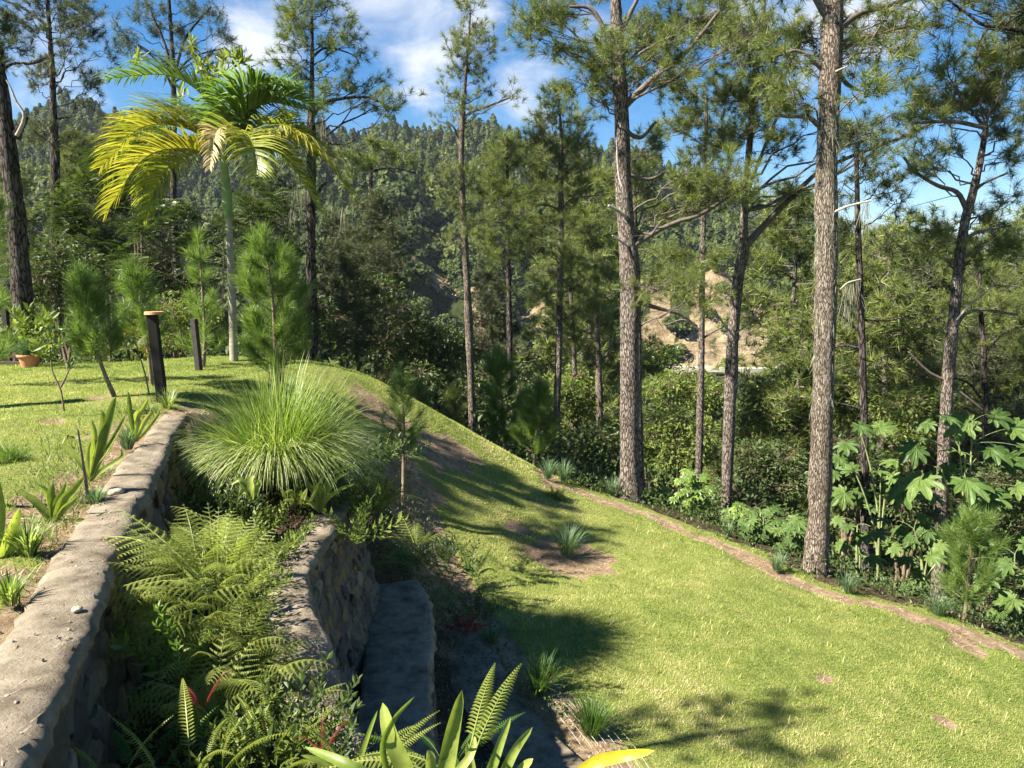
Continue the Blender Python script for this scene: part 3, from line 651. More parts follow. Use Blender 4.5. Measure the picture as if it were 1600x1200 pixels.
    if moss:
        for (x0, y0, x1, y1, n, lo, hi) in moss:
            mm = MB(); PP = []; LL = []; t = rng.random(n); c = [at(x0 + (x1 - x0) * q, y0 + (y1 - y0) * q, Y) for q in t]
            a = rng.uniform(0, 6.28, n)
            for q, al in zip(c, a):
                r = float(np.interp(q[2], Ts[:, 2], Rs)) if abs(x1 - x0) < 25 and abs(y1 - y0) > 40 else .0
                cx = np.interp(q[2], Ts[:, 2], Ts[:, 0]) if r else q[0]
                PP.append([cx + math.cos(al) * r * 1.0 + rng.normal() * .008, q[1] + math.sin(al) * r * 1.0, q[2] + rng.normal() * .02]); LL.append(rng.uniform(lo, hi))
            moss_strands(mm, np.array(PP), np.array(LL)); mm.build('hanging_moss', M['moss'], root)
    return root
def moss_strands(mb, P, L, w=.007):
    n = len(P); blades(mb, P, rng.uniform(0, 6.28, n), L, rng.uniform(2.7, 3.3, n), rng.uniform(-.15, .15, n), np.full(n, w), 4, twist=rng.uniform(0, 3, n))

pine('huge grey moss covered pine beside the path, thickest trunk of all', 12.7,
     [(1272, 912, 50), (1276, 860, 40), (1280, 800, 37), (1285, 650, 34), (1289, 520, 33), (1292, 400, 36), (1291, 300, 32), (1295, 180, 32), (1299, 90, 35), (1302, 0, 30), (1306, -90, 26), (1312, -220, 18)],
     [(1375, 50, 60, 26), (1340, 25, 50, 25), (1365, 125, 52, 18, -.6), (1410, 105, 30, 14), (1250, 50, 45, 35), (1225, 95, 40, 26), (1240, 140, 40, 28), (1430, 0, 50, 20), (1290, -80, 120, 50), (1200, -60, 80, 50), (1400, -90, 90, 50), (1330, 90, 30, 20)],
     [[(1303, 40, 16), (1285, 12, 13), (1265, -20, 9)], [(1305, 48, 12, -.1), (1345, 20, 10), (1400, 5, 8), (1470, -20, 5)], [(1305, 78, 12, -.1), (1345, 60, 9), (1400, 45, 8), (1475, 38, 6)],
      [(1300, 95, 8), (1322, 130, 7), (1345, 142, 4)], [(1292, 115, 7), (1250, 80, 5), (1205, 90, 4)], [(1293, 205, 9, .1), (1278, 195, 8), (1262, 183, 7), (1230, 182, 5), (1200, 178, 4)]],
     bark='bark_lichen', pale=[[(1298, 334, 6, -.1), (1325, 322, 5, -.3), (1362, 313, 3.5, -.5)], [(1305, 112, 5, -.15), (1325, 103, 3, -.4)]], front=True, group='large foreground pines beside the path',
     moss=[(1292, 150, 1292, 420, 900, .08, .30), (1289, 430, 1284, 640, 420, .06, .25), (1283, 650, 1276, 800, 60, .08, .25), (1345, 318, 1360, 312, 26, .3, .85)])
pine('tall thick scaly brown pine left of the giant, with one bare limb pointing right', 15.6,
     [(983, 783, 46), (984, 740, 36), (984, 650, 33), (984, 560, 32), (985, 450, 34), (981, 380, 31), (974, 300, 27), (972, 200, 25), (968, 120, 22), (964, 50, 20), (962, -20, 16), (960, -150, 11)],
     [(845, 20, 42, 26), (885, 5, 40, 25), (835, 45, 30, 16), (865, 70, 32, 14), (925, 95, 50, 26), (905, 130, 40, 18), (960, 75, 38, 26, -1), (1000, 75, 35, 25), (1010, 45, 45, 30), (1060, 70, 50, 28), (1095, 30, 55, 35), (1135, 20, 50, 30), (1160, 60, 45, 25), (1010, 120, 35, 24), (1060, 110, 40, 20),
      (1120, 290, 52, 34, -.8), (1085, 265, 34, 22, -.8), (1150, 270, 35, 26), (1085, 318, 34, 12), (1045, 445, 45, 22), (1085, 465, 40, 16), (1020, 430, 28, 14), (1010, 285, 30, 26), (930, 150, 30, 20), (960, -60, 130, 50)],
     [[(976, 165, 12), (1005, 137, 10), (1040, 105, 8), (1075, 78, 7), (1130, 10, 5)], [(966, 110, 9), (950, 60, 7), (925, 15, 6), (890, 10, 4)], [(990, 384, 9, -.1), (1025, 362, 8), (1060, 346, 7), (1095, 335, 6), (1150, 300, 4)], [(972, 200, 8), (1000, 215, 6), (1025, 190, 4)],
      [(990, 470, 7), (1030, 482, 6), (1060, 490, 5), (1090, 510, 3)], [(966, 60, 9), (985, 20, 7), (1005, -20, 5)], [(985, 275, 6, -.1), (1015, 280, 5), (1040, 268, 3)]],
     pale=[[(978, 338, 9, -.2), (965, 329, 7, -.3), (951, 321, 5, -.4)], [(981, 385, 5, -.2), (957, 368, 3, -.4)], [(972, 292, 6, -.3), (966, 268, 4, -.3), (963, 215, 3, -.25)]], front=True, group='large foreground pines beside the path')
pine('slim straight pine trunk standing directly behind the thick scaly pine', 17.5, [(1003, 780, 13), (998, 640, 12), (996, 480, 11), (992, 380, 10), (990, 250, 8)], [(1010, 235, 40, 24), (1030, 330, 30, 18), (960, 270, 25, 18)], [[(996, 500, 4), (1012, 470, 3), (1005, 440, 2)]], bark='bark')
pine('slender reddish pine trunk with clear stem behind the bright lobed shrub', 20,
     [(1092, 745, 12), (1094, 640, 12), (1096, 560, 11), (1097, 450, 10), (1099, 350, 9), (1102, 240, 7), (1104, 150, 5)],
     [(1090, 180, 40, 26), (1055, 200, 32, 20), (1130, 205, 36, 22), (1100, 235, 45, 20), (1070, 140, 34, 24), (1130, 140, 36, 24), (1060, 430, 36, 22), (1120, 400, 26, 16), (1050, 395, 30, 14)],
     [[(1098, 520, 4), (1070, 500, 3), (1040, 508, 2)], [(1097, 530, 4), (1115, 518, 3), (1150, 500, 2)]])
pine('fluted greyish pine with a forked crown and one long branch sweeping up rightwards', 17,
     [(1135, 788, 18), (1138, 700, 18), (1142, 600, 21), (1146, 520, 19), (1153, 440, 18), (1162, 390, 19), (1163, 330, 12), (1170, 240, 10), (1180, 130, 9), (1192, 30, 7), (1196, -40, 5)],
     [(1180, 60, 38, 30), (1215, 45, 34, 24), (1150, 90, 38, 26), (1205, 110, 36, 24), (1220, 160, 40, 20), (1150, 150, 40, 22), (1185, 200, 40, 20), (1225, 225, 32, 18), (1140, 200, 32, 18), (1240, 290, 28, 16), (1330, 195, 34, 16), (1345, 215, 40, 16), (1400, 190, 34, 14), (1440, 200, 25, 10), (1360, 235, 28, 12), (1190, 150, 30, 20)],
     [[(1163, 388, 14), (1185, 362, 11), (1215, 330, 9), (1255, 290, 7.5), (1285, 265, 6.5), (1340, 240, 5.5), (1400, 218, 5), (1462, 190, 3.5)], [(1163, 330, 9), (1175, 280, 6), (1215, 180, 4)]],
     pale=[[(1146, 525, 4, -.2), (1130, 505, 4, -.3), (1117, 484, 3, -.4)], [(1151, 520, 3.5, -.2), (1170, 505, 3.5, -.3), (1190, 475, 3, -.4)], [(1145, 610, 4, -.2), (1160, 590, 3, -.4), (1164, 575, 2, -.5)]], moss=[(1166, 380, 1176, 400, 40, .1, .7)])
pine('dark straight pine just right of the moss covered giant, thin black branches', 15,
     [(1352, 905, 17), (1352, 800, 15), (1350, 650, 13), (1346, 520, 12), (1343, 430, 11), (1340, 330, 9), (1338, 240, 6)],
     [(1330, 205, 40, 18), (1385, 290, 30, 18), (1360, 270, 26, 14), (1320, 290, 26, 14), (1400, 320, 24, 12), (1400, 380, 30, 12), (1310, 380, 30, 16), (1320, 345, 24, 14)],
     [[(1347, 545, 5), (1320, 540, 4), (1290, 545, 3)], [(1345, 520, 4), (1310, 490, 3), (1270, 470, 2)], [(1350, 640, 4), (1320, 632, 3), (1300, 628, 2)], [(1345, 500, 4), (1390, 500, 3), (1430, 490, 2)], [(1347, 590, 4), (1322, 580, 3)]],
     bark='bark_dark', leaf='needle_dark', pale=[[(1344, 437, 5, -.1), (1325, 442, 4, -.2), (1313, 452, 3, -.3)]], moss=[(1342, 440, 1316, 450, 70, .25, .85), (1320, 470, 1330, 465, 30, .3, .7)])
pine('dark leaning pine at the right with a curved forked stem against blue sky', 14.5,
     [(1465, 925, 23), (1470, 800, 21), (1478, 650, 20), (1484, 560, 19), (1492, 480, 18), (1500, 400, 16), (1508, 345, 14), (1519, 305, 13), (1530, 260, 11), (1541, 198, 8)],
     [(1490, 135, 60, 30), (1445, 175, 40, 18), (1500, 165, 60, 18), (1545, 155, 50, 26), (1575, 110, 40, 30), (1545, 75, 45, 26), (1590, 60, 35, 30), (1480, 100, 30, 20), (1570, 200, 40, 20), (1475, 225, 30, 14), (1445, 250, 30, 10), (1580, 235, 30, 14), (1460, 350, 28, 14), (1445, 375, 34, 14), (1475, 395, 30, 16), (1545, 335, 34, 14), (1570, 370, 36, 18), (1530, 390, 34, 14), (1590, 300, 26, 12), (1415, 235, 30, 12), (1445, 268, 26, 10)],
     [[(1510, 325, 9), (1495, 300, 7), (1465, 290, 6), (1430, 268, 5), (1412, 245, 4)], [(1519, 300, 7), (1540, 285, 4), (1575, 270, 3)], [(1505, 375, 6), (1530, 362, 5), (1580, 352, 3)], [(1540, 200, 7), (1490, 190, 6), (1430, 192, 4)], [(1486, 545, 7), (1500, 500, 6), (1530, 484, 5), (1590, 492, 4)], [(1478, 595, 5), (1450, 580, 4), (1420, 550, 3)], [(1482, 600, 5), (1510, 620, 4), (1535, 640, 3)]],
     bark='bark', leaf='needle', dens=115, front=True, pale=[[(1495, 500, 5, -.2), (1512, 480, 4, -.2), (1535, 462, 3, -.3), (1558, 440, 2, -.3)]])
pine('thin forked dark pine standing between the leaning pine and the right frame edge', 21,
     [(1540, 660, 10), (1538, 600, 10), (1536, 540, 9), (1532, 480, 7), (1530, 420, 6)], [(1520, 420, 36, 22), (1560, 440, 36, 20), (1575, 480, 34, 18), (1500, 470, 28, 18), (1590, 540, 36, 20), (1570, 590, 30, 16), (1500, 540, 26, 14)],
     [[(1538, 560, 6), (1550, 535, 5), (1580, 515, 4), (1600, 510, 3)], [(1538, 630, 5), (1515, 600, 4), (1490, 590, 3)], [(1538, 640, 5), (1565, 615, 3)]], bark='bark_dark')
pine('dark bare limbed pine beyond the right edge whose boughs hang into the upper right corner', 12,
     [(1720, 800, 26), (1715, 500, 24), (1700, 200, 20), (1690, 0, 16), (1680, -100, 12)], [(1590, 10, 40, 20), (1560, 20, 30, 14), (1600, 170, 26, 26), (1620, 60, 40, 40), (1500, 10, 34, 12), (1540, -20, 50, 20), (1700, 100, 60, 60), (1690, -60, 90, 60)],
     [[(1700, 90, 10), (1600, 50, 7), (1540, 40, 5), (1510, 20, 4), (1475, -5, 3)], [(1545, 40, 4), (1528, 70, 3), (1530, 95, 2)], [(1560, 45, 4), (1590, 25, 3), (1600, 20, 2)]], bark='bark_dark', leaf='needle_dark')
pine('pale barked narrow pine above the lawn crest, bare to a small tufted crown', 21,
     [(738, 672, 13), (736, 600, 12), (733, 520, 14), (729, 430, 11), (724, 340, 11), (721, 260, 9), (722, 190, 10), (726, 140, 6), (731, 70, 4), (735, 20, 3)],
     [(735, 20, 20, 20, 0), (745, 42, 26, 16), (722, 50, 22, 14), (708, 78, 22, 14), (742, 75, 26, 14), (765, 75, 16, 12), (730, 105, 26, 14), (712, 118, 18, 10), (758, 112, 22, 9), (700, 150, 18, 10), (730, 148, 22, 9), (768, 140, 20, 7), (798, 148, 16, 7), (745, 165, 26, 8), (690, 182, 22, 9), (722, 178, 18, 8), (700, 265, 26, 18), (742, 280, 22, 20), (708, 310, 26, 16), (735, 345, 20, 16), (700, 370, 16, 12)],
     [[(722, 190, 6), (735, 176, 4), (765, 165, 3.5), (798, 152, 2.5)], [(721, 240, 4), (712, 205, 3), (700, 190, 2)]], bark='bark_lichen', dens=72, size=1.0)
pine('thin dark pine stem immediately right of the pale barked narrow pine', 25,
     [(797, 600, 9), (796, 500, 9), (794, 400, 8), (793, 300, 6), (792, 215, 4)], [(790, 225, 30, 20), (770, 245, 28, 16), (815, 250, 30, 18), (785, 275, 36, 16), (820, 300, 32, 16), (765, 300, 28, 18), (790, 335, 36, 16), (760, 360, 28, 16), (825, 365, 34, 18), (790, 400, 34, 14)], (), bark='bark_dark')
pine('straight mid sized pine with short pale dead stubs, standing left of the thick scaly pine', 22,
     [(869, 728, 13), (870, 640, 12), (873, 560, 12), (875, 450, 10), (877, 350, 9), (876, 270, 8), (877, 210, 5), (872, 150, 3)],
     [(872, 150, 24, 18, 0), (860, 180, 32, 18), (890, 185, 28, 16), (845, 212, 34, 16), (905, 215, 32, 18), (875, 235, 34, 16), (838, 250, 30, 16), (912, 255, 30, 18), (865, 275, 32, 18), (905, 295, 34, 16), (840, 300, 30, 16), (885, 325, 32, 14), (850, 345, 34, 16), (915, 350, 36, 14), (835, 385, 34, 16), (900, 395, 36, 18), (860, 420, 30, 14), (905, 440, 36, 20), (845, 460, 32, 20), (920, 480, 28, 18)],
     [[(877, 330, 4), (895, 310, 3), (940, 305, 2)], [(877, 330, 4), (860, 322, 3), (840, 320, 2)]], pale=[[(876, 262, 3), (866, 255, 3), (858, 247, 2)], [(875, 310, 3), (866, 300, 2), (852, 283, 2)], [(875, 395, 3), (860, 380, 2), (838, 370, 2)], [(874, 456, 3), (862, 452, 3), (851, 452, 2)]])
pine('thin leaning grey stem rising from the shade right of the straight mid sized pine', 27, [(900, 640, 8), (897, 560, 8), (895, 500, 7), (890, 440, 6)], [(895, 520, 24, 20), (880, 490, 24, 16), (915, 470, 24, 16)], pale=[[(896, 540, 3), (886, 530, 3), (878, 522, 2)]])
pine('short grey trunk with shaggy moss seen low between two darker stems', 26, [(937, 650, 12), (936, 600, 11), (935, 560, 10), (932, 500, 7), (930, 430, 5)], [(930, 420, 30, 20), (945, 500, 26, 18), (920, 545, 20, 14)], [[(936, 570, 5), (950, 550, 4), (962, 520, 3)]], moss=[(937, 640, 935, 590, 60, .1, .4)], bark='bark_lichen')
pine('dark pine left of centre draped in moss, its one long bough reaching right against sky', 18.5,
     [(489, 560, 19), (488, 480, 17), (486, 400, 15), (486, 300, 15), (487, 230, 16), (486, 190, 13), (487, 140, 8), (488, 80, 6), (487, 20, 4), (486, -40, 3)],
     [(485, -10, 40, 26), (455, 20, 30, 16), (520, 15, 32, 18), (440, 45, 22, 12), (485, 45, 34, 16), (545, 45, 26, 12), (510, 70, 30, 12), (455, 78, 28, 12), (550, 70, 28, 9), (480, 100, 28, 12), (440, 95, 18, 10), (525, 110, 30, 9), (470, 130, 26, 11), (510, 135, 34, 11), (545, 135, 30, 10), (580, 128, 26, 10), (600, 145, 24, 10), (630, 152, 18, 8), (565, 158, 30, 8), (610, 172, 12, 10), (440, 175, 26, 12), (425, 195, 26, 10), (455, 190, 22, 10), (500, 165, 24, 9)],
     [[(489, 178, 8), (505, 162, 7), (528, 155, 5), (575, 152, 4), (612, 170, 3)], [(487, 225, 6), (460, 195, 5), (430, 190, 4), (415, 200, 3)], [(487, 90, 4), (510, 75, 3), (550, 85, 2), (562, 100, 2)], [(488, 320, 6), (500, 295, 5), (510, 285, 3)]],
     bark='bark_dark', leaf='needle', dens=72, moss=[(486, 130, 510, 185, 60, .2, .7), (495, 178, 508, 182, 90, .5, 1.3), (455, 300, 480, 295, 70, .3, 1.1), (510, 280, 540, 320, 70, .3, .9), (430, 190, 415, 200, 30, .3, .8), (530, 158, 570, 155, 50, .1, .4)])
pine('dark pine left of the palm with ragged boughs spreading across the upper left sky', 22,
     [(86, 400, 14), (86, 320, 14), (86, 230, 14), (84, 190, 11), (82, 120, 9), (78, 60, 7), (74, 0, 6), (72, -50, 4)],
     [(30, 20, 34, 14), (60, 5, 34, 16), (105, 10, 34, 18), (135, 20, 28, 18), (145, 45, 24, 14), (110, 40, 30, 14), (55, 45, 34, 10), (50, 100, 28, 14), (70, 115, 24, 12), (120, 70, 30, 10), (115, 95, 26, 10), (130, 120, 28, 10), (145, 140, 22, 9), (140, 158, 16, 8), (45, 130, 20, 8), (70, -50, 90, 40), (60, 205, 28, 14), (110, 215, 30, 12), (160, 85, 22, 8)],
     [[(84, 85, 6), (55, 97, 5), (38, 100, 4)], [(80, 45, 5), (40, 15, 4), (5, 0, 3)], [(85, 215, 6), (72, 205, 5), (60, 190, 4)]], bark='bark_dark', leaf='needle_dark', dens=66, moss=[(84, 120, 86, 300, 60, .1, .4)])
pine('massive near black leaning trunk at the left edge behind the potted plant', 15.5,
     [(40, 560, 37), (36, 480, 32), (30, 400, 30), (24, 330, 30), (16, 260, 27), (9, 200, 24), (2, 140, 21), (-6, 80, 19), (-20, -20, 15)],
     [(8, 85, 26, 14), (20, 70, 20, 12), (0, 40, 30, 20), (-40, 0, 60, 40), (-60, 80, 50, 30)], [[(24, 215, 16), (34, 195, 10), (42, 182, 7)], [(2, 110, 5), (20, 100, 4), (40, 98, 3)]],
     pale=[[(26, 212, 9, -.3), (36, 192, 8, -.3), (37, 176, 6, -.3), (26, 160, 5, -.3), (17, 138, 4, -.3), (10, 125, 3, -.3)]], bark='bark_dark', leaf='needle_dark')
pine('tall grey green feathery tree behind the palm with several upright stems', 30,
     [(272, 330, 10), (272, 200, 9), (271, 120, 8), (268, 60, 6), (264, 0, 5), (262, -50, 3)],
     [(215, 20, 26, 10), (250, 10, 26, 14), (295, 12, 26, 14), (335, 15, 20, 12), (200, 45, 22, 9), (235, 45, 26, 10), (290, 45, 26, 12), (340, 50, 20, 8), (365, 60, 20, 8), (220, 75, 26, 8), (300, 75, 28, 9), (345, 78, 22, 7), (260, 90, 26, 8), (375, 75, 12, 6), (195, 62, 14, 6), (270, -40, 70, 30)],
     [[(272, 130, 5), (258, 70, 4), (236, 20, 3)], [(271, 125, 5), (290, 60, 4), (330, 10, 3)], [(271, 140, 4), (250, 100, 3), (215, 70, 2)], [(272, 120, 4), (300, 90, 3), (350, 75, 2)]], bark='bark_dark', leaf='needle_blue', tm=TUFT_FINE, dens=42, size=1.5, cat='tree', name='feathery_tree', group='tall trees at the upper left')
pine('spreading olive pine crown framed by the saddle of the wooded hill left of centre', 34, [(580, 400, 7), (580, 320, 7), (579, 260, 5)], [(590, 225, 26, 12), (560, 240, 30, 12), (620, 240, 30, 12), (590, 255, 40, 9), (640, 255, 18, 8), (545, 265, 20, 8)], [[(580, 268, 4), (610, 262, 3), (650, 270, 2)]], bark='bark_dark', leaf='needle', tm=TUFT_FAR, dens=40)

# ------------------------------------------------------------ background pines: three kinds, copied
def proto_pine(H, seed, leaf, low=.25, spread=.2):
    root = empty('pine_tree', (0, 0, 0), '', 'pine tree'); m1, m2, m3 = MB(), MB(), MB()
    z = np.linspace(-.6, H, 12); P = np.stack([np.cumsum(rng.normal(size=12)) * .05, np.cumsum(rng.normal(size=12)) * .05, z], 1); P[0, :2] = 0
    tube(m1, P, np.linspace(.17, .03, 12), 9, rough=.05); n = int(H * 3.6)
    for k in range(n):
        u = low + (1 - low) * (k + rng.random()) / n; zz = u * H; L = H * spread * (1.05 - u) ** .6 * rng.uniform(.6, 1.15) + .3; a = rng.uniform(0, 6.28)
        A = np.array([np.interp(zz, P[:, 2], P[:, 0]), np.interp(zz, P[:, 2], P[:, 1]), zz]); up = rng.uniform(.1, .5)
        Bp = A + np.array([math.cos(a), math.sin(a), up]) * L; br = bez(A, (A + Bp) / 2 - np.array([0, 0, .12 * L]), Bp, 6); tube(m2, br, np.linspace(.035, .01, 6), 5)
        nt = int(16 + 15 * L); c = br[rng.integers(2, 6, nt)]; T = c + rng.normal(size=(nt, 3)) * np.array([.36, .36, .2]) * (.7 + .2 * L); twigs(m2, c, T, .008, .005)
        tufts(m3, T, norm(T - A) * .6 + np.array([0, 0, .8]) + rng.normal(size=(nt, 3)) * .3, rng.uniform(.8, 1.25, nt), TUFT_FAR, np.clip(rng.normal(.5, .25, nt), 0, 1))
    m1.build('trunk', M['bark'], root, smooth=True); m2.build('twigs', M['limb'], root); m3.build('crown', M[leaf], root)
    return root
def copy_tree(o, parent=None):
    c = o.copy(); COL.objects.link(c)
    if parent is not None: c.parent = parent
    for ch in list(o.children): copy_tree(ch, c)
    return c
PP = [proto_pine(12, 1, 'needle', .25, .20), proto_pine(14, 2, 'needle_dark', .35, .22), proto_pine(10, 3, 'needle', .15, .2)]
used = set()
def place(protos, k, x, y, s, rz, label, group, dz=-.1):
    if k in used: o = copy_tree(protos[k[1]])
    else: o = protos[k[1]]; used.add(k)
    o.location = (x, y, gz(x, y) + dz); o.rotation_euler = (0, 0, rz); o.scale = (s, s, s * rng.uniform(.92, 1.1)); o['label'] = label; o['group'] = group; return o
BG = [  # px of trunk, distance, px of the top, kind, words
    (1225, 30, 300, 0, 'mid green pine filling the gap between the fluted pine and the moss covered giant'), (1385, 27, 400, 2, 'bushy pine between the dark straight pine and the leaning pine'),
    (1440, 33, 385, 1, 'grey green pine just left of the leaning dark pine'), (1425, 44, 400, 0, 'distant pine seen low left of the leaning pine'), (1580, 30, 400, 0, 'pine crown at the right frame edge below the far blue ridge'),
    (930, 34, 260, 2, 'pine crown just left of the thick scaly pine'), (905, 45, 280, 0, 'far pine crown behind the straight mid sized pine'),
    (600, 28, 300, 1, 'dark bushy pine in shade right of the moss draped pine'), (545, 30, 340, 1, 'dark pine directly behind the moss draped pine'),
    (560, 22, 420, 1, 'low dark pine crown above the tall grass clump'), (640, 31, 475, 2, 'small dark pine over the deep shade left of centre'), 
    (1310, 36, 410, 0, 'pine crown right behind the moss covered giant at mid height'), (1500, 40, 420, 2, 'small far pine seen behind the leaning pine'),
    (440, 30, 270, 1, 'dark pine behind the palm on its right'), (140, 32, 200, 0, 'pine rising behind the broadleaf trees at upper left'), (30, 34, 260, 2, 'pine seen between the massive black trunk and its neighbour'), (220, 36, 220, 1, 'dark pine behind the yellow palm fronds'),
    (775, 33, 440, 1, 'dark pine low between two thin stems at centre'), (1265, 24, 470, 2, 'small pine tucked behind the moss covered trunk'), (1620, 22, 350, 1, 'dark pine half cut by the right frame edge')]
for px, Y, pt, k, lab in BG:
    x = (px - 800) / F * Y; zt = at(px, pt, Y)[2]; zg = gz(x, Y); H = (12, 14, 10)[k]
    place(PP, ('P', k), x, Y, max(.35, (zt - zg) / H), rng.uniform(0, 6.28), lab, 'background pines on the slope')

# ------------------------------------------------------------ broadleaf trees and shrubs
def broad(label, cx, cy, rx, ry, Y, leaf, kind='leaf', size=.13, n=3200, name='broadleaf_tree', cat='tree', group='broadleaf trees and shrubs on the slope', stems=3, ncl=None):
    C = at(cx, cy, Y); a, h = rx * Y / F, ry * Y / F; bse = gpt(C[0], C[1]); root = empty(name, bse, label, cat, group)
    m1, m3 = MB(), MB(); k = ncl or max(14, int(16 * a * h) + 10); k = min(k, 90)
    K = C + ellip(k, .35) * np.array([a, a * .9, h]) * .88
    lowz = min(C[2] - h * .9, C[2]); 
    top = [C + np.array([rng.uniform(-.4, .4) * a, rng.uniform(-.4, .4) * a, rng.uniform(-.3, .4) * h]) for _ in range(stems)]
    S = []
    for t in top:
        b0 = bse + np.array([rng.normal() * .12, rng.normal() * .12, -.1]); p = bez(b0, np.array([b0[0] * .6 + t[0] * .4, b0[1] * .6 + t[1] * .4, (b0[2] + t[2]) / 2]), t, 8); p[1:-1] += rng.normal(size=(6, 3)) * .03 * a
        tube(m1, p, np.linspace(.03 + .03 * a, .014, 8), 6); S.append(p[3:])
    S = np.concatenate(S)
    for q in K: s = S[np.argmin(((S - q) ** 2).sum(1) + rng.random(len(S)) * .3)]; m = (s + q) / 2 + rng.normal(size=3) * .1; twigs(m1, [s, m], [m, q], .012, .008)
    cr = (.30 + .16 * (a * h) ** .5)
    kv = np.clip(rng.normal(.5, .2, k), 0, 1)
    if kind == 'leaf':
        kk = rng.integers(0, k, n); P = K[kk] + ellip(n, .5) * cr * np.array([1.15, 1.15, .7]); out = norm(P - K[kk])
        ax = out * .8 + np.array([0, 0, -.15]) + rng.normal(size=(n, 3)) * .5
        inst(m3, QLEAF, P, frames(ax, rng.uniform(-.9, .9, n)), rng.uniform(.7, 1.3, n) * size, np.clip(kv[kk] + rng.normal(size=n) * .2, 0, 1))
        ns = min(n // 3, 900); sel = rng.integers(0, n, ns); twigs(m1, K[kk[sel]], P[sel], .004, .002)
    else:
        n = n // 9; kk = rng.integers(0, k, n); P = K[kk] + ellip(n) * cr * .4; az = rng.uniform(0, 6.28, n); el = rng.uniform(-.35, .7, n)
        ax = np.stack([np.cos(az) * np.cos(el), np.sin(az) * np.cos(el), np.sin(el)], 1); Z = ax; X = norm(np.cross(Z, np.array([[0, 0, 1.]]))) * -1; Yv = np.cross(Z, X)
        sg = np.where(Yv[:, 2:3] < 0, -1, 1); Mx = np.stack([X * sg, Yv * sg, Z], 2); inst(m3, PIN, P, Mx, rng.uniform(.7, 1.25, n) * size * 3.6, np.clip(kv[kk] + rng.normal(size=n) * .2, 0, 1))
    m1.build('trunk' if name == 'broadleaf_tree' else 'stems', M['stem_brown'], root); m3.build('crown', M[leaf], root)
    return root
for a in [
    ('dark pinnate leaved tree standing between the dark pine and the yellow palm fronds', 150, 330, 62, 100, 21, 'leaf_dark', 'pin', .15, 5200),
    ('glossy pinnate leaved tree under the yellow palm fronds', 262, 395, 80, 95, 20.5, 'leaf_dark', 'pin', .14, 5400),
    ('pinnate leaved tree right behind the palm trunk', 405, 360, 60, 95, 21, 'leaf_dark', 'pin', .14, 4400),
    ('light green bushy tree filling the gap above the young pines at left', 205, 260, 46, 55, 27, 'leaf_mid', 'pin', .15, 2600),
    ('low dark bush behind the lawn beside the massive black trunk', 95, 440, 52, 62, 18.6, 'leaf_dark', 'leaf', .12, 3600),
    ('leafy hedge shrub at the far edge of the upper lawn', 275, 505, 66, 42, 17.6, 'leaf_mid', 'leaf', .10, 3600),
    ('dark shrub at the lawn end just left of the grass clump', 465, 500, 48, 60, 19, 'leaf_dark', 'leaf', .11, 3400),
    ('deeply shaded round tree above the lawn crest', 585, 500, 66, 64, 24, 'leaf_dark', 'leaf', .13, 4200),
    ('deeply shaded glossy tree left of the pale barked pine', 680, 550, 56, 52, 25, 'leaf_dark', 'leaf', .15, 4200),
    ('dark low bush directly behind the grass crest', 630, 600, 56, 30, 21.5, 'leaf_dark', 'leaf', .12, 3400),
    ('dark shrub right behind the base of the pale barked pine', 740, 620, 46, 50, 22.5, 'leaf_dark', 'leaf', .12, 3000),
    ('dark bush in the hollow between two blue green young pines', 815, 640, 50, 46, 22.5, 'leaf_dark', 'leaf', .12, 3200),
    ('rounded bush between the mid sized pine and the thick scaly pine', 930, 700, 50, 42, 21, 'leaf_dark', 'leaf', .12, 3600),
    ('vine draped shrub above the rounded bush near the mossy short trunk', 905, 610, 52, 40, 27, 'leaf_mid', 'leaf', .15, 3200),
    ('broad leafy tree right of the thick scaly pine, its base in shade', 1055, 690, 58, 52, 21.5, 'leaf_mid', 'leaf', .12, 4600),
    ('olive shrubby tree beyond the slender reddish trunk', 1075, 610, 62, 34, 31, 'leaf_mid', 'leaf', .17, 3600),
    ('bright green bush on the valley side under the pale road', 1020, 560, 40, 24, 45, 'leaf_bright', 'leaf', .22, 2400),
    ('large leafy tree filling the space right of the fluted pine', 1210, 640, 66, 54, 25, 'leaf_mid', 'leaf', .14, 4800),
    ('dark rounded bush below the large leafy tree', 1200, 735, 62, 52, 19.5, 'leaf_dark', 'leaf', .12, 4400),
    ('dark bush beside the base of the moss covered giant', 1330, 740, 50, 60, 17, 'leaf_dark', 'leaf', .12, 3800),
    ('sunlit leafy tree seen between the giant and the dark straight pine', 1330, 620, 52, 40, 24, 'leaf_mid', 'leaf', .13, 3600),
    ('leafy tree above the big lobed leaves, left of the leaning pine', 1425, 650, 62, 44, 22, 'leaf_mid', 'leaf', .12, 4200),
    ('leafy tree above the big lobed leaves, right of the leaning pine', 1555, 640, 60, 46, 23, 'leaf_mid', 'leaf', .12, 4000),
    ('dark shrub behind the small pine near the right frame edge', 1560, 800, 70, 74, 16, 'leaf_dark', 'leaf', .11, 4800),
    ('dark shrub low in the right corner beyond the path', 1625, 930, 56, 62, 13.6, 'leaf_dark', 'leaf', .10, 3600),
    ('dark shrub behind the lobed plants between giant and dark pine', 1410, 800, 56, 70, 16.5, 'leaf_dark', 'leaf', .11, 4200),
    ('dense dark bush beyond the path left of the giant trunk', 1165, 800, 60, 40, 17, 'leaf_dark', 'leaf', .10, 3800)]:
    broad(*a[:8], size=a[8], n=a[9], name='broadleaf_tree' if 'tree' in a[0].split()[:5] else 'leafy_shrub', cat='tree' if 'tree' in a[0].split()[:5] else 'shrub')

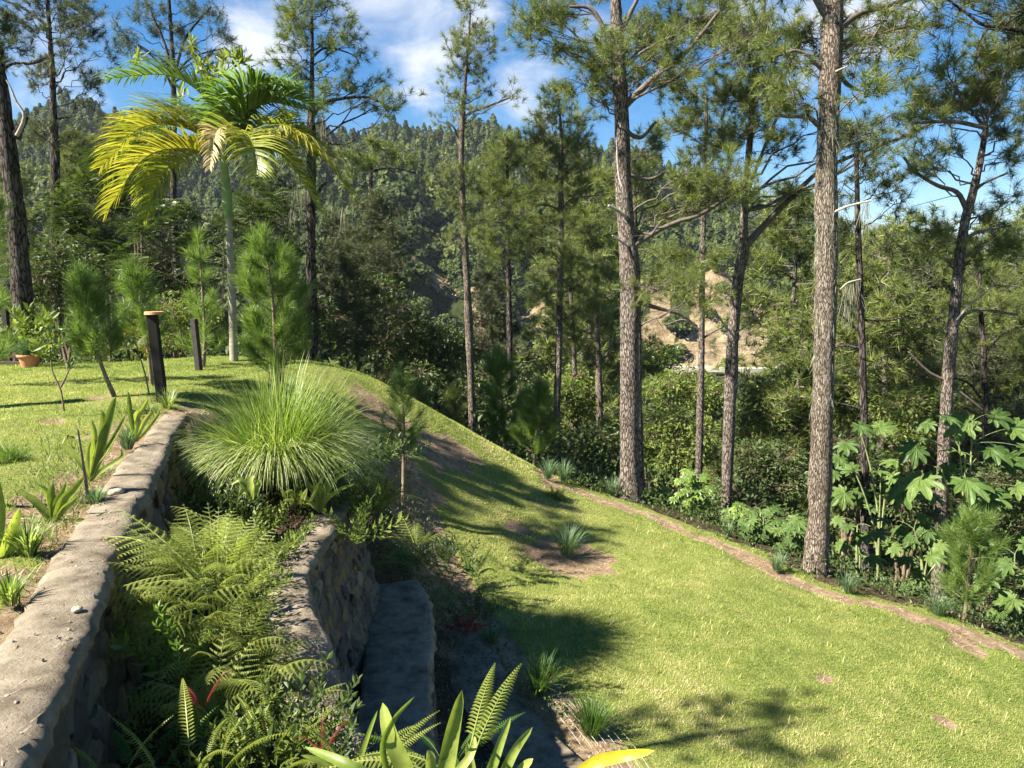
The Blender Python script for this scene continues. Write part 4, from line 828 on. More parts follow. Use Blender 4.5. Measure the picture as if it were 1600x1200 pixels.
# ------------------------------------------------------------ undergrowth, far slope, hill
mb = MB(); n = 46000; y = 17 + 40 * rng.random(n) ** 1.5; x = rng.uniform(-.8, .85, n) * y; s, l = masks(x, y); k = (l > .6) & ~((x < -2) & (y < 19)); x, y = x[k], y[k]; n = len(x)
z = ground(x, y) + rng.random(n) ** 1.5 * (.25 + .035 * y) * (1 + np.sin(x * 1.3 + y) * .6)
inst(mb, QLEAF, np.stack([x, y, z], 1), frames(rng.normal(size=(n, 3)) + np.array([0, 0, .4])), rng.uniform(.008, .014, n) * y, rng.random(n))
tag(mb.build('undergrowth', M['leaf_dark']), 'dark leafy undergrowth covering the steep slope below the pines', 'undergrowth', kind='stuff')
mb = MB(); n = 26000; x = rng.uniform(0, 11, n); y = rng.uniform(10.5, 19, n); dp, sp = seg_dist(x, y, PATH); k = (sp > 0) & (dp > .45) & (dp < 4.5) & (rng.random(n) < .75); x, y = x[k], y[k]; n = len(x)
z = ground(x, y) + rng.random(n) ** 2 * .35; inst(mb, QLEAF, np.stack([x, y, z], 1), frames(rng.normal(size=(n, 3)) + np.array([0, 0, .5])), rng.uniform(.05, .11, n), rng.random(n))
tag(mb.build('undergrowth', M['leaf_dark']), 'low weeds and creepers along the far side of the path', 'undergrowth', kind='stuff')

RID = np.array([(-1200, 150), (-300, 200), (0, 195), (90, 172), (170, 165), (260, 185), (400, 205), (540, 200), (640, 208), (700, 192), (760, 186), (850, 192), (930, 205), (1010, 240), (1100, 285), (1200, 305), (1300, 318), (1400, 352), (1450, 378), (1520, 412), (1600, 430), (1900, 440), (2600, 400)])
YR = 430.0
def hill_z(px, Y):
    px = np.asarray(px, float); Y = np.asarray(Y, float)
    rz = EYE + (440 - np.interp(px, RID[:, 0], RID[:, 1])) * YR / F - 11
    X = (px - 800) / F * Y; z0 = tps(X, np.full_like(Y, 52.)) - .8
    a = np.clip((Y - 50) / 80, 0, 1); valley = -21 + 0 * Y
    z = z0 * (1 - sstep(0, 1, a)) + valley * sstep(0, 1, a)
    leftk = sstep(900, 500, px)
    road = -17.0 + 4 * leftk; cl = np.where(px < 900, 6., 9.)
    z = np.where(Y > 130, valley + (road - valley) * sstep(130, 150, Y), z)
    cliff = sstep(158, 176, Y) * (13 + 5 * np.sin(px * .013) + 3 * np.sin(px * .051 + 1))
    z = z + np.where(Y > 156, cliff, 0)
    base = road + 14; u = np.clip((Y - 176) / (YR - 176), 0, 1.0)
    z = np.where(Y > 176, z + (rz - base) * (u ** .92) + np.sin(u * math.pi) * (4 * np.sin(X * .03 + Y * .012) + 2.5 * np.sin(X * .07 - Y * .04) + 4 * np.sin(px * .008 + 2) - 12), z)
    z = np.where(Y > YR, z - (Y - YR) * .3, z)
    return z
def bare(px, Y):
    n = np.sin(px * .045 + Y * .11) + np.sin(px * .021 - Y * .07 + 2) + np.sin(px * .11 + 1) * .6 + np.sin(Y * .35 + px * .02) * .5
    A = (px > 985) & (px < 1330) & (Y > 157) & (Y < 205) & (n > -.9)
    B = (px > 640) & (px < 860) & (Y > 160) & (Y < 192) & (n > -.15)
    Cc = (px > 1330) & (px < 1600) & (Y > 160) & (Y < 178) & (n > .4)
    return (A | B | Cc).astype(float)
pxs = np.concatenate([np.arange(-1400, 0, 25), np.arange(0, 1700, 9), np.arange(1700, 2900, 25)]); Ys = np.concatenate([np.arange(50, 150, 5), np.arange(150, 210, 1.5), np.arange(210, 640, 8)])
PX, YY = np.meshgrid(pxs, Ys); ZZ = hill_z(PX, YY); XX = (PX - 800) / F * YY
ZZ += (YY > 155) * 0.9 * (np.sin(XX * .5 + 2 * np.sin(YY * .3)) * np.sin(YY * .45) + .5 * np.sin(XX * 1.3 + YY * .9))
def hillmat():
    m, N, L, o = nodes('hill'); a = N.new('ShaderNodeAttribute'); a.attribute_name = 'bare'
    tc = N.new('ShaderNodeTexCoord')
    rock = ramp(N, L, noise_t(N, L, .22, 9, .75, stretch=(1, 1, .5)), [(.25, (.15, .115, .07)), (.48, (.36, .29, .19)), (.7, (.58, .50, .38))])
    green = ramp(N, L, noise_t(N, L, .12, 9, .75), [(.3, (.022, .032, .014)), (.6, (.065, .075, .03)), (.8, (.15, .13, .07))])
    nz = N.new('ShaderNodeMath'); nz.operation = 'MULTIPLY_ADD'; L.new(noise_t(N, L, .18, 8, .7), nz.inputs[0]); nz.inputs[1].default_value = 1.0; sc_ = N.new('ShaderNodeMath'); sc_.operation = 'MULTIPLY'; sc_.inputs[1].default_value = .56; L.new(a.outputs['Fac'], sc_.inputs[0]); L.new(sc_.outputs[0], nz.inputs[2])
    f = ramp(N, L, nz.outputs[0], [(.90, (0, 0, 0)), (.97, (1, 1, 1))]); strat = ramp(N, L, noise_t(N, L, .9, 8, .7, stretch=(.35, .35, 2.2)), [(.35, (.55, .5, .42)), (.65, (1.25, 1.2, 1.1))]); rock = mix(N, L, 1.0, rock, strat, 'MULTIPLY'); c = mix(N, L, f, green, rock)
    p = N.new('ShaderNodeBsdfPrincipled'); L.new(c, p.inputs['Base Color']); p.inputs['Roughness'].default_value = 1; p.inputs['Specular IOR Level'].default_value = 0
    b = N.new('ShaderNodeBump'); b.inputs['Strength'].default_value = 1; b.inputs['Distance'].default_value = 2; L.new(noise_t(N, L, .5, 9, .75), b.inputs['Height']); L.new(b.outputs[0], p.inputs['Normal']); L.new(p.outputs[0], o.inputs[0]); return m
mb = MB(); nx, ny = len(pxs), len(Ys); i = np.arange(ny - 1)[:, None] * nx; j = np.arange(nx - 1)[None]
mb.add(np.stack([XX, YY, ZZ], -1), np.stack([i + j, i + j + 1, i + nx + j + 1, i + nx + j], -1).reshape(-1, 4)); o = mb.build('hill', hillmat(), smooth=True)
at_ = o.data.attributes.new('bare', 'FLOAT', 'POINT'); at_.data.foreach_set('value', bare(PX, YY).ravel().astype(np.float32)); tag(o, kind='structure')
# pale road along the foot of the hill
mb = MB(); q = np.arange(960, 1420, 6.0); A = []
for s in (-1, 1):
    Yq = 152 + 1.3 * s + 1.5 * np.sin(q * .02); A.append(np.stack([(q - 800) / F * Yq, Yq, hill_z(q, Yq) * 0 - 15.4 + (q < 1000) * 0], 1))
V = np.stack(A, 1).reshape(-1, 3); n = len(q); b = np.arange(n - 1)[:, None] * 2; mb.add(V, b + np.array([[0, 2, 3, 1]]))
V2 = V.reshape(-1, 2, 3)[:, 0].copy(); V3 = V2.copy(); V3[:, 2] -= .8; mb.add(np.stack([V2, V3], 1).reshape(-1, 3), b + np.array([[0, 2, 3, 1]]))
tag(mb.build('road', surf('pale road', [(.3, (.28, .25, .21)), (.7, (.42, .39, .34))], .6, 5, .95, .2)), kind='structure')

def canopy_t(kind, seed, n=130, k=1.0):
    r = np.random.default_rng(seed)
    if kind == 'p':
        u = r.random(n) ** .8; rad = .24 * (1.08 - u) ** .8 * (.7 + .5 * r.random(n)); a = r.uniform(0, 6.28, n); P = np.stack([np.cos(a) * rad, np.sin(a) * rad, .25 + .75 * u], 1); nrm = np.stack([np.cos(a), np.sin(a), .7 + 0 * a], 1)
    else:
        d = norm(r.normal(size=(n, 3))); d[:, 2] = np.abs(d[:, 2]) - .15; P = d * np.array([.42, .42, .38]) * (.75 + .35 * r.random((n, 1))) + np.array([0, 0, .5]); nrm = d + np.array([0, 0, .3])
    Mx = frames(nrm + r.normal(size=(n, 3)) * .4, r.uniform(0, 6.28, n)); s = r.uniform(.032, .062, n) * k * (1.15 if kind == 'b' else 1)
    sq = np.array([[-1, -.7, 0], [.8, -1, .2], [1, .8, 0], [-.7, 1, -.2]]); V = np.einsum('nij,vj->nvi', Mx, sq) * s[:, None, None] + P[:, None]
    Fc = (np.arange(n) * 4)[:, None] + np.arange(4)[None]; return V.reshape(-1, 3), Fc, r.random(n)
CT = [canopy_t(q, i + 1, 170, 1.0) for i, q in enumerate('ppbb')]; CN = [canopy_t(q, i + 5, 280, .75) for i, q in enumerate('ppbb')]
mb = MB(); n = 11500; Y = 62 + (YR + 12 - 62) * rng.random(n) ** .8; px = rng.uniform(-250, 1850, n); bb = bare(px, Y)
keep = ((bb < .5) | (rng.random(n) < .22)) & ~((Y > 138) & (Y < 157) & (px > 940) & (px < 1420)); px, Y = px[keep], Y[keep]; n = len(px)
P = np.stack([(px - 800) / F * Y, Y, hill_z(px, Y) - .5], 1); typ = np.where((rng.random(n) < np.where(Y > 230, .6, .2)), rng.integers(0, 2, n), rng.integers(2, 4, n)); h = np.where(typ < 2, rng.uniform(8, 15, n), rng.uniform(5, 11, n)) * np.where(Y < 150, .62, 1) * np.where((Y > 130) & (Y < 215), .55, 1) * np.where(Y > 300, .72, 1)
tone = np.clip(.42 + .18 * np.sin(P[:, 0] * .03 + 2) * np.sin(P[:, 1] * .021) + rng.normal(size=n) * .30, 0, 1); h = h * rng.lognormal(0, .16, n)
for k in range(8):
    m = (typ == k % 4) & ((Y < 230) == (k > 3)); a = rng.uniform(0, 6.28, m.sum()); Mx = np.zeros((m.sum(), 3, 3)); Mx[:, 0, 0] = np.cos(a); Mx[:, 1, 1] = np.cos(a); Mx[:, 0, 1] = -np.sin(a); Mx[:, 1, 0] = np.sin(a); Mx[:, 2, 2] = 1
    inst(mb, (CT + CN)[k], P[m], Mx, h[m], tone[m])
tag(mb.build('forest', leafmat('far forest', [(0, (.022, .034, .012)), (.5, (.056, .078, .024)), (.8, (.105, .125, .038)), (1, (.17, .165, .06))], .2, .7, .1)), 'dense far forest clothing the hillside and valley', 'forest', kind='stuff')
# distant mountains at the right
q = np.arange(900, 2900, 14.0); mb = MB(); V = []
for (Yd, f) in ((3000, 0), (3300, .6), (3700, 1), (4200, .7)):
    rr = np.interp(q, [900, 1350, 1420, 1450, 1500, 1560, 1600, 1800, 2200, 2900], [420, 352, 356, 366, 372, 388, 392, 380, 395, 380]) + 3 * np.sin(q * .05) + 2 * np.sin(q * .13)
    z = (EYE + (440 - rr) * 3700 / F) * f - 300 * (1 - f); V.append(np.stack([(q - 800) / F * Yd, np.full(len(q), float(Yd)), z], 1))
V = np.stack(V, 0); n = len(q); i = np.arange(3)[:, None] * n; j = np.arange(n - 1)[None]; mb.add(V.reshape(-1, 3), np.stack([i + j, i + j + 1, i + n + j + 1, i + n + j], -1).reshape(-1, 4))
tag(mb.build('mountains', surf('far mountains', [(.3, (.04, .07, .05)), (.7, (.10, .13, .09))], .004, 8, 1, .3, bdist=30), smooth=True), kind='structure')
v = 9000.; mb = MB(); mb.add([(-v, -v, -60), (v, -v, -60), (v, v, -60), (-v, v, -60)], [[0, 1, 2, 3]]); tag(mb.build('terrain', surf('valley floor', [(.3, (.03, .05, .02)), (.7, (.08, .10, .04))], .01, 5, 1, 0)), kind='structure')
# ------------------------------------------------------------ palm
py_ = 15.2; pb = at(366, 575, py_); pb[2] = gz(pb[0], pb[1]); pr = empty('palm_tree', pb, 'young palm with yellow lower fronds and green upper fronds on the upper lawn', 'palm')
tp = np.array([pb - [0, 0, .1], at(363, 470, py_), at(360, 400, py_), at(357, 340, py_)]); mb = MB(); Ps = smooth_path(tp, 46); rr = np.linspace(.085, .06, len(Ps)) * (1 + .04 * (np.arange(len(Ps)) % 4 == 0)); tube(mb, Ps, rr, 12); mb.build('trunk', M['palmtrunk'], pr, smooth=True)
mb = MB(); cs = np.array([at(357, 342, py_), at(354, 300, py_), at(351, 262, py_), at(349, 235, py_)]); tube(mb, smooth_path(cs, 16), np.interp(np.linspace(0, 1, 16), [0, .2, 1], [.075, .10, .045]), 12); mb.build('crownshaft', M['crownshaft'], pr, smooth=True)
def palm_frond(pts, mat, L=.98, n=78, hang=.27, vshape=.55, lw=.05):
    P = np.array([at(q[0], q[1], py_ + (q[2] if len(q) > 2 else 0)) for q in pts]); Ps = smooth_path(P, 24); mb = MB(); s = np.linspace(0, 1, len(Ps)); tube(mb, Ps, np.linspace(.022, .005, len(Ps)), 5, .6)
    t = np.repeat(np.linspace(.12, 1, n), 2) + rng.normal(size=2 * n) * .004; t = np.clip(t, .1, 1); sg = np.tile([-1., 1.], n)
    B = np.stack([np.interp(t, s, Ps[:, k]) for k in range(3)], 1); Tg = np.gradient(Ps, axis=0); Tn = norm(np.stack([np.interp(t, s, Tg[:, k]) for k in range(3)], 1))
    S = norm(np.cross(Tn, np.array([[0, 0, 1.]]))); U = np.cross(S, Tn)
    l = L * np.sin(np.pi * np.clip(.16 + .78 * t, 0, 1)) ** .65 * rng.uniform(.85, 1.1, 2 * n)
    D = norm(S * sg[:, None] + Tn * (.55 + .7 * t[:, None] ** 2) + U * (vshape + rng.normal(size=(2 * n, 1)) * .12)); w = Tn * lw * .5
    segs = [B]; d = D.copy()
    for k in range(4): segs.append(segs[-1] + d * (l / 4)[:, None]); d = norm(d + np.array([0, 0, -1]) * hang * (.55 + .3 * k) + rng.normal(size=d.shape) * .03)
    wd = [.7, 1, .9, .6, .06]; V = np.stack([np.stack([segs[k] - w * wd[k], segs[k] + w * wd[k]], 1) for k in range(5)], 1).reshape(2 * n, 10, 3)
    Q = np.array([[2 * k, 2 * k + 1, 2 * k + 3, 2 * k + 2] for k in range(4)]); mb.add(V.reshape(-1, 3), (Q[None] + (np.arange(2 * n) * 10)[:, None, None]).reshape(-1, 4), np.repeat(np.clip(rng.normal(.5, .22, 2 * n), 0, 1), 4))
    return mb.build('frond', M[mat], pr)
for pts, mat, kw in [
    ([(349, 240), (325, 160, -.1), (265, 118, -.2), (170, 122, -.3)], 'palm_green', dict(hang=.4)), ([(347, 240), (300, 190, .5), (240, 182, .8), (165, 285, 1)], 'palm_mix', {}),
    ([(346, 250), (290, 232, -.4), (225, 248, -.6), (168, 330, -.7)], 'palm_yellow', {}), ([(352, 238), (365, 170, -.2), (400, 135, -.3), (452, 132, -.4)], 'palm_green', dict(hang=.45)),
    ([(354, 250), (405, 232, .5), (450, 250, .9), (500, 330, 1.2)], 'palm_mix', dict(hang=.5)), ([(348, 250), (300, 240, .6), (255, 270, 1.0), (225, 340, 1.2)], 'palm_mix', dict(hang=.5)), ([(354, 250), (410, 222, -.3), (480, 225, -.5), (548, 300, -.6)], 'palm_yellow', dict(hang=.5)), 
    ([(353, 242), (395, 200, .6), (440, 195, 1.2), (490, 240, 1.6)], 'palm_mix', {}), ([(348, 240), (330, 190, .9), (290, 175, 1.7), (235, 215, 2.3)], 'palm_green', {}),
    ([(350, 238), (380, 180, -.1), (420, 160, -.1), (470, 170, -.2)], 'palm_green', dict(hang=.4)), ([(352, 244), (380, 210, -.9), (395, 225, -1.5), (400, 270, -1.9)], 'palm_mix', dict(n=34)),
    ([(349, 240), (343, 205, -.7), (336, 210, -1.1), (328, 262, -1.35)], 'palm_dry', dict(n=30, L=.42)), ([(346, 248), (300, 225, .4), (255, 235, .9), (205, 300, 1.4)], 'palm_yellow', {}), ([(348, 236), (290, 200, 0), (220, 200, 0), (160, 260, .1)], 'palm_yellow', {}), ([(352, 238), (400, 170, .3), (440, 150, .5), (490, 165, .6)], 'palm_green', {})]:
    f = palm_frond(pts, mat, **kw)
    if mat == 'palm_dry': f['label'] = 'dried tan frond facing the viewer'
    elif mat == 'palm_yellow': f['label'] = 'drooping yellow frond'

# ------------------------------------------------------------ young pines
def young(label, Y, path, half, whorls, group='young pines planted on the terraces', leaf='needle_young', size=1.0, bare=.25, name='young_pine', dens=1.0):
    P = np.array([at(q[0], q[1], Y) for q in path]); g0 = gpt(P[0][0], P[0][1]); 
    if abs(g0[2] - P[0][2]) > .02: P = np.vstack([[P[0][0], P[0][1], g0[2] - .03], P[1:]])
    Ps = smooth_path(P, 30); H = Ps[-1][2] - Ps[0][2]; root = empty(name, g0, label, 'pine sapling', group); m1, m3 = MB(), MB()
    s = np.linspace(0, 1, len(Ps)); tube(m1, Ps, np.linspace(.016 * H + .004, .006, len(Ps)), 8); hw = half * Y / F; TT = []; AX = []
    def along(B, d0=0.0, k=14):
        n = max(4, int(k)); t = d0 + (1 - d0) * np.sqrt(np.linspace(.05, 1, n)); i = np.linspace(0, 1, len(B)); q = np.stack([np.interp(t, i, B[:, c]) for c in range(3)], 1); g_ = np.gradient(B, axis=0); a = np.stack([np.interp(t, i, g_[:, c]) for c in range(3)], 1); TT.append(q); AX.append(norm(a) + rng.normal(size=a.shape) * .12)
    top = Ps[int(len(Ps) * .72):]; along(top, 0, 13 * dens)
    for w in range(whorls):
        u = bare + (1 - bare) * (w + .3 * rng.random()) / whorls * .9; k = rng.integers(3, 5); a0 = rng.uniform(0, 6.28)
        A = np.array([np.interp(u, s, Ps[:, c]) for c in range(3)]); L = hw * (1.12 - u) ** .55 * rng.uniform(.75, 1.15) * 1.15
        for j in range(k):
            a = a0 + j * 6.28 / k + rng.normal() * .25; d = np.array([math.cos(a), math.sin(a), 0]); B = bez(A, A + d * L * .6 + [0, 0, L * .15], A + d * L * .95 + [0, 0, L * rng.uniform(.55, 1.1)], 7); tube(m1, B, np.linspace(.008, .004, 7), 5); along(B, .35, (3 + L * 11) * dens)
    T = np.concatenate(TT); A = np.concatenate(AX); tufts(m3, T, A, rng.uniform(.85, 1.15, len(T)) * size, TUFT_YOUNG, np.clip(rng.normal(.5, .2, len(T)), 0, 1))
    m1.build('stem', M['stem_brown'], root, smooth=True); m3.build('needles', M[leaf], root); return root
young('young pine with a leaning dark stem on the upper lawn nearest the frame left', 10.4, [(180, 622), (162, 580), (150, 540), (137, 480), (122, 412)], 42, 7, bare=.38)
young('slim young pine directly behind the tall black post', 11.6, [(238, 605), (230, 540), (215, 470), (202, 405)], 34, 6, bare=.35, dens=.85)
young('young pine standing left of the palm trunk near the shorter post', 14.2, [(318, 585), (320, 520), (315, 440), (308, 358)], 32, 6, bare=.1, dens=.8)
young('broad bushy young pine in front of the palm trunk above the grass clump', 12.2, [(432, 600), (430, 540), (424, 450), (408, 352)], 58, 10, bare=.12, dens=1.35)
young('second stem of bushy young pine rising right above the grass clump', 12.8, [(440, 600), (440, 540), (442, 480), (437, 420)], 42, 6, bare=.1, dens=.9)
young('sparse thin sapling pine in the dirt right of the grass clump', 11.7, [(630, 772), (631, 700), (630, 640), (623, 572)], 40, 8, bare=.3, leaf='needle_young', dens=.8, size=.7)
young('upright blue green young pine behind the lawn crest, the taller of two', 18, [(792, 705), (788, 660), (782, 600), (778, 545)], 36, 8, bare=.12, leaf='needle_young', dens=1.9)
young('round young pine on a thin pale stem behind the lawn crest', 17, [(834, 742), (836, 700), (840, 650), (842, 595)], 38, 7, bare=.25, leaf='needle_young', dens=1.9)
young('small dark young pine in shade just below the pale barked pine', 19.5, [(706, 680), (706, 650), (705, 605)], 24, 4, leaf='needle', bare=.1)
young('small shaded young pine beside the crest at its upper end', 18.5, [(655, 650), (654, 630), (652, 592)], 18, 4, leaf='needle', bare=.1, dens=.7)
young('young pine on a thin pale stem at the lawn edge near the right frame side', 11.6, [(1502, 1006), (1510, 940), (1516, 870), (1517, 795)], 58, 6, bare=.34, dens=1.0)
young('tiny round pine seedling beside the thick scaly pine trunk', 15.8, [(1018, 798), (1018, 788), (1019, 775)], 18, 3, bare=.05, size=.7, dens=.6)
young('wispy pine seedling at the left frame edge on the upper lawn', 6.6, [(14, 760), (14, 735), (13, 702)], 22, 3, bare=.05, size=.7, dens=.5)
young('tiny soft pine seedling growing on the lawn below the crest', 14.2, [(866, 800), (870, 785), (873, 765)], 16, 3, leaf='needle', bare=.05, size=.6, dens=.5)
young('seedling pine standing at the frame edge left of the black trunk', 11.5, [(-22, 500), (-20, 400), (-16, 290)], 34, 6, bare=.1)
# unseen pines added beyond the left frame edge to shade the lower lawn
pine('unseen tall pine added beyond the left frame edge to shade the lower lawn', 4.6, [(-640, 815, 36), (-635, 200, 30), (-630, -300, 20), (-628, -560, 10)], [(-560, -330, 90, 26), (-690, -360, 90, 26), (-600, -480, 70, 30), (-820, -300, 60, 20), (-640, -240, 60, 16)], (), group=None, dens=150)

pine('unseen taller pine added beyond the left frame edge to shade the round bare patch', 9.3, [(-285, 640, 30), (-283, 200, 24), (-281, -100, 16), (-280, -260, 8)], [(-270, -90, 80, 30), (-350, 20, 70, 26), (-230, 10, 55, 20), (-300, -200, 80, 30), (-400, -80, 60, 24), (-210, -150, 50, 20), (-330, 130, 60, 18)], (), group=None, dens=110)  # added out of view so its crown throws dappled shade on the lawn
# ------------------------------------------------------------ grass clump and tufts
def tuftgrass(label, px, py, hpx, wpx, n, mat='tuft', Y=None, group='grass tufts planted along the lawn edges', width=.007, name='grass_tuft', cat='ornamental grass'):
    p = hit(px, py); 
    if Y: p = gpt(*at(px, py, Y)[:2])
    H = hpx * p[1] / F; Wd = wpx * p[1] / F * .5; n = int(n); az = rng.uniform(0, 6.28, n); r = rng.random(n) ** .7
    base = p + np.stack([np.cos(az), np.sin(az), 0 * az], 1) * (r * Wd * .3)[:, None]; mb = MB()
    az2 = az + rng.normal(size=n) * .5
    blades(mb, base, az2, rng.uniform(.65, 1.15, n) * math.hypot(H, Wd * .6) * 1.05, .05 + .35 * r + .1 * rng.random(n), rng.uniform(.3, 1.3, n) * (.4 + r), np.full(n, width), 5)
    return tag(mb.build(name, M[mat], origin=p), label, cat, group)
cl = gpt(*at(432, 700, 8.2)[:2]); n = 4000; az = rng.uniform(0, 6.28, n); r = rng.random(n) ** .6; mb = MB()
base = cl + np.stack([np.cos(az) * .34, np.sin(az) * .34, 0 * az + .02], 1) * r[:, None]; Lb = rng.uniform(.5, 1.36, n) * (1.0 - .10 * r) * (1 + .08 * np.cos(az))
blades(mb, base, az + rng.normal(size=n) * .6, Lb * (1 + .16 * np.sin(az * 5) + .1 * np.sin(az * 11)), .02 + .42 * r + rng.normal(size=n) * .11, rng.uniform(.25, 1.5, n) * (.25 + 1.15 * r), rng.uniform(.005, .010, n), 8, var=np.clip(rng.normal(.45, .27, n), 0, 1), twist=rng.uniform(-.7, .7, n))
n = 1500; az = rng.uniform(-2.6, .9, n); base = cl + np.stack([np.cos(az) * .36, np.sin(az) * .36, 0 * az + .22], 1) * rng.uniform(.6, 1, n)[:, None]
blades(mb, base, az, rng.uniform(.6, 1.15, n), rng.uniform(.5, 1.0, n), rng.uniform(1.2, 2.1, n), rng.uniform(.006, .010, n), 8, var=np.clip(rng.normal(.8, .2, n), 0, 1), twist=rng.uniform(-.7, .7, n))
tag(mb.build('grass_clump', M['clump'], origin=cl), 'huge fountain shaped clump of long grass beside the top wall', 'ornamental grass')
TG = [('blue green grass tuft in the round bare patch on the lawn', 886, 868, 48, 62, 240, 'tuft'), ('small grass tuft on the path left of the giant pine', 1214, 892, 30, 40, 130, 'tuft'), ('grass tuft on the path edge between dark pine and sapling', 1466, 962, 34, 52, 170, 'tuft'),
      ('leftmost of the grass tufts in the row at the path head', 856, 748, 32, 34, 150, 'tuft'), ('second grass tuft in the row at the path head', 880, 752, 34, 36, 150, 'tuft'), ('third grass tuft in the row at the path head', 905, 757, 34, 36, 150, 'tuft'), ('fourth grass tuft in the row at the path head', 930, 764, 34, 34, 150, 'tuft'), ('rightmost grass tuft in the row, nearest the thick scaly pine', 957, 774, 30, 30, 130, 'tuft'),
      ('dark shaded grass tuft beside the wire strands, the upper one', 842, 1085, 62, 66, 260, 'fern_dark'), ('dark shaded grass tuft beside the wire strands, the lower one', 925, 1150, 66, 76, 300, 'fern_dark'), ('small shaded grass tuft at the lawn edge right of the lowest wall', 768, 1010, 36, 40, 150, 'tuft'),
      ('small soft grass tuft on the path between lobed shrubs', 1138, 838, 24, 26, 90, 'tuft'), ('short grass tuft under the cluster of lobed leaves right of the giant', 1325, 925, 30, 40, 120, 'tuft'),
      ('small dry grass tuft on the soil beside the top wall, farther one', 44, 868, 56, 72, 220, 'clump'), ('small dry grass tuft on the soil beside the top wall, nearer one', 16, 945, 50, 56, 160, 'clump'), ('wispy grass growing at the foot of the tall black post', 262, 640, 34, 40, 120, 'clump'), ('weedy grass between the strap leaved plants by the wall', 200, 702, 34, 44, 160, 'tuft'), ('weedy grass tuft on the soil strip beside the flat tan stone', 150, 790, 26, 50, 140, 'tuft')]
for a in TG: tuftgrass(*a[:7], width=.008 if a[2] > 700 else .006)

# ------------------------------------------------------------ cecropia like plants with large lobed leaves
def lobed(label, base, Y, leaves, mat='cecropia', stems=None, group='shrubs with large lobed leaves beyond the path'):
    b = gpt(*at(base[0], base[1], Y)[:2]); root = empty('lobed_leaf_plant', b, label, 'shrub', group); m1, m3 = MB(), MB()
    L = np.array([at(q[0], q[1], Y + rng.uniform(-.45, .45)) for q in leaves]); rd = np.array([q[2] for q in leaves]) * Y / F * (1.0 if mat == 'cecropia' else .95)
    tops = [np.array([b[0] + (L[:, 0].mean() - b[0]) * .7 + rng.normal() * .1, b[1] + rng.normal() * .1, L[:, 2].max() - .12])] + [L[rng.integers(len(L))] * .6 + np.array([b[0], b[1], L[:, 2].mean()]) * .4 for _ in range(1 + len(L) // 6)]
    S = []
    for t in tops: p = bez(b - [0, 0, .05], np.array([b[0] + rng.normal() * .05, b[1], (b[2] + t[2]) / 2]), t, 10); tube(m1, p, np.linspace(.028, .012, 10), 7); S.append(p[4:])
    S = np.concatenate(S)
    for q, r in zip(L, rd):
        d = ((S - q) ** 2).sum(1) + np.maximum(0, S[:, 2] - q[2]) * 2; s = S[np.argmin(d)]; tube(m1, bez(s, (s + q) / 2 + [0, 0, .12], q + [0, 0, -.01], 6), np.linspace(.006, .004, 6), 4)
        out = q - s; out[2] = 0; out = norm(out + rng.normal(size=3) * .15) * .8 + np.array([-.05, -.45, 0]); out[2] = -.25 + rng.normal() * .2; X = norm(out)
        nn = norm(np.array([-.30, -.50, .95]) + rng.normal(size=3) * .28); Yv = norm(np.cross(nn, X)); X = np.cross(Yv, nn)
        inst(m3, CEC[rng.integers(3)], [q], np.stack([X, Yv, nn], 1)[None], r * rng.uniform(.95, 1.1), [rng.random()])
    m1.build('stems', M['stem_green'], root, smooth=True); m3.build('leaves', M[mat], root); return root
def rnd(cx, cy, rx, ry, n, r0, r1): return [(cx + rx * a, cy + ry * b_, rng.uniform(r0, r1)) for a, b_, _ in ellip(n)]
lobed('tallest lobed leaf plant at right, huge leaves in front of the leaning pine', (1500, 960), 13.6, [(1512, 660, 42), (1460, 690, 30), (1432, 700, 34), (1500, 705, 30), (1438, 745, 44), (1462, 775, 40), (1510, 750, 46), (1548, 700, 36), (1585, 668, 38), (1570, 720, 36), (1412, 765, 34), (1540, 775, 38), (1590, 760, 32), (1400, 720, 26), (1480, 650, 26), (1555, 648, 30), (1605, 700, 36), (1480, 730, 30), (1525, 800, 30), (1450, 660, 22)])
lobed('lobed leaf plant between the giant trunk and dark pine, upright upper leaves', (1372, 900), 14.4, [(1344, 664, 26), (1374, 668, 26), (1322, 692, 26), (1330, 735, 24), (1312, 715, 18), (1372, 735, 24), (1390, 745, 22), (1320, 770, 26), (1345, 768, 24), (1305, 740, 18), (1398, 775, 20), (1360, 795, 20)])
lobed('bright low lobed plant right beside the giant trunk base', (1340, 900), 13.6, [(1325, 820, 20), (1345, 835, 24), (1312, 850, 20), (1340, 860, 22), (1370, 830, 22), (1360, 870, 22), (1385, 850, 18), (1310, 810, 16)])
lobed('bright lobed plant between the dark pine and the right sapling', (1440, 945), 13.2, [(1425, 838, 24), (1450, 830, 28), (1408, 828, 20), (1420, 875, 26), (1455, 868, 24), (1400, 855, 20), (1440, 900, 24), (1470, 850, 24), (1385, 812, 18), (1490, 880, 22), (1415, 915, 18), (1436, 808, 20)])
lobed('dark spreading lobed plant at the right frame edge behind the sapling', (1585, 1000), 13.0, [(1540, 900, 34), (1585, 935, 34), (1605, 900, 30), (1560, 960, 28), (1530, 930, 24), (1590, 970, 26), (1600, 850, 26), (1540, 850, 24), (1575, 880, 26), (1550, 1000, 16)])
lobed('bright small leaved lobed shrub under the slender reddish pine trunk', (1080, 815), 15.6, rnd(1076, 768, 36, 38, 34, 9, 15), mat='leaf_bright')
lobed('low lobed shrub leaning over the path left of the giant pine', (1190, 860), 14.4, rnd(1195, 818, 46, 26, 28, 10, 17))
lobed('small bright lobed shrub halfway along the far path edge', (1140, 840), 15.0, rnd(1145, 803, 22, 22, 16, 9, 14), mat='leaf_bright')
lobed('lobed shrub immediately left of the giant trunk base', (1240, 880), 13.8, rnd(1238, 835, 26, 34, 18, 12, 19))

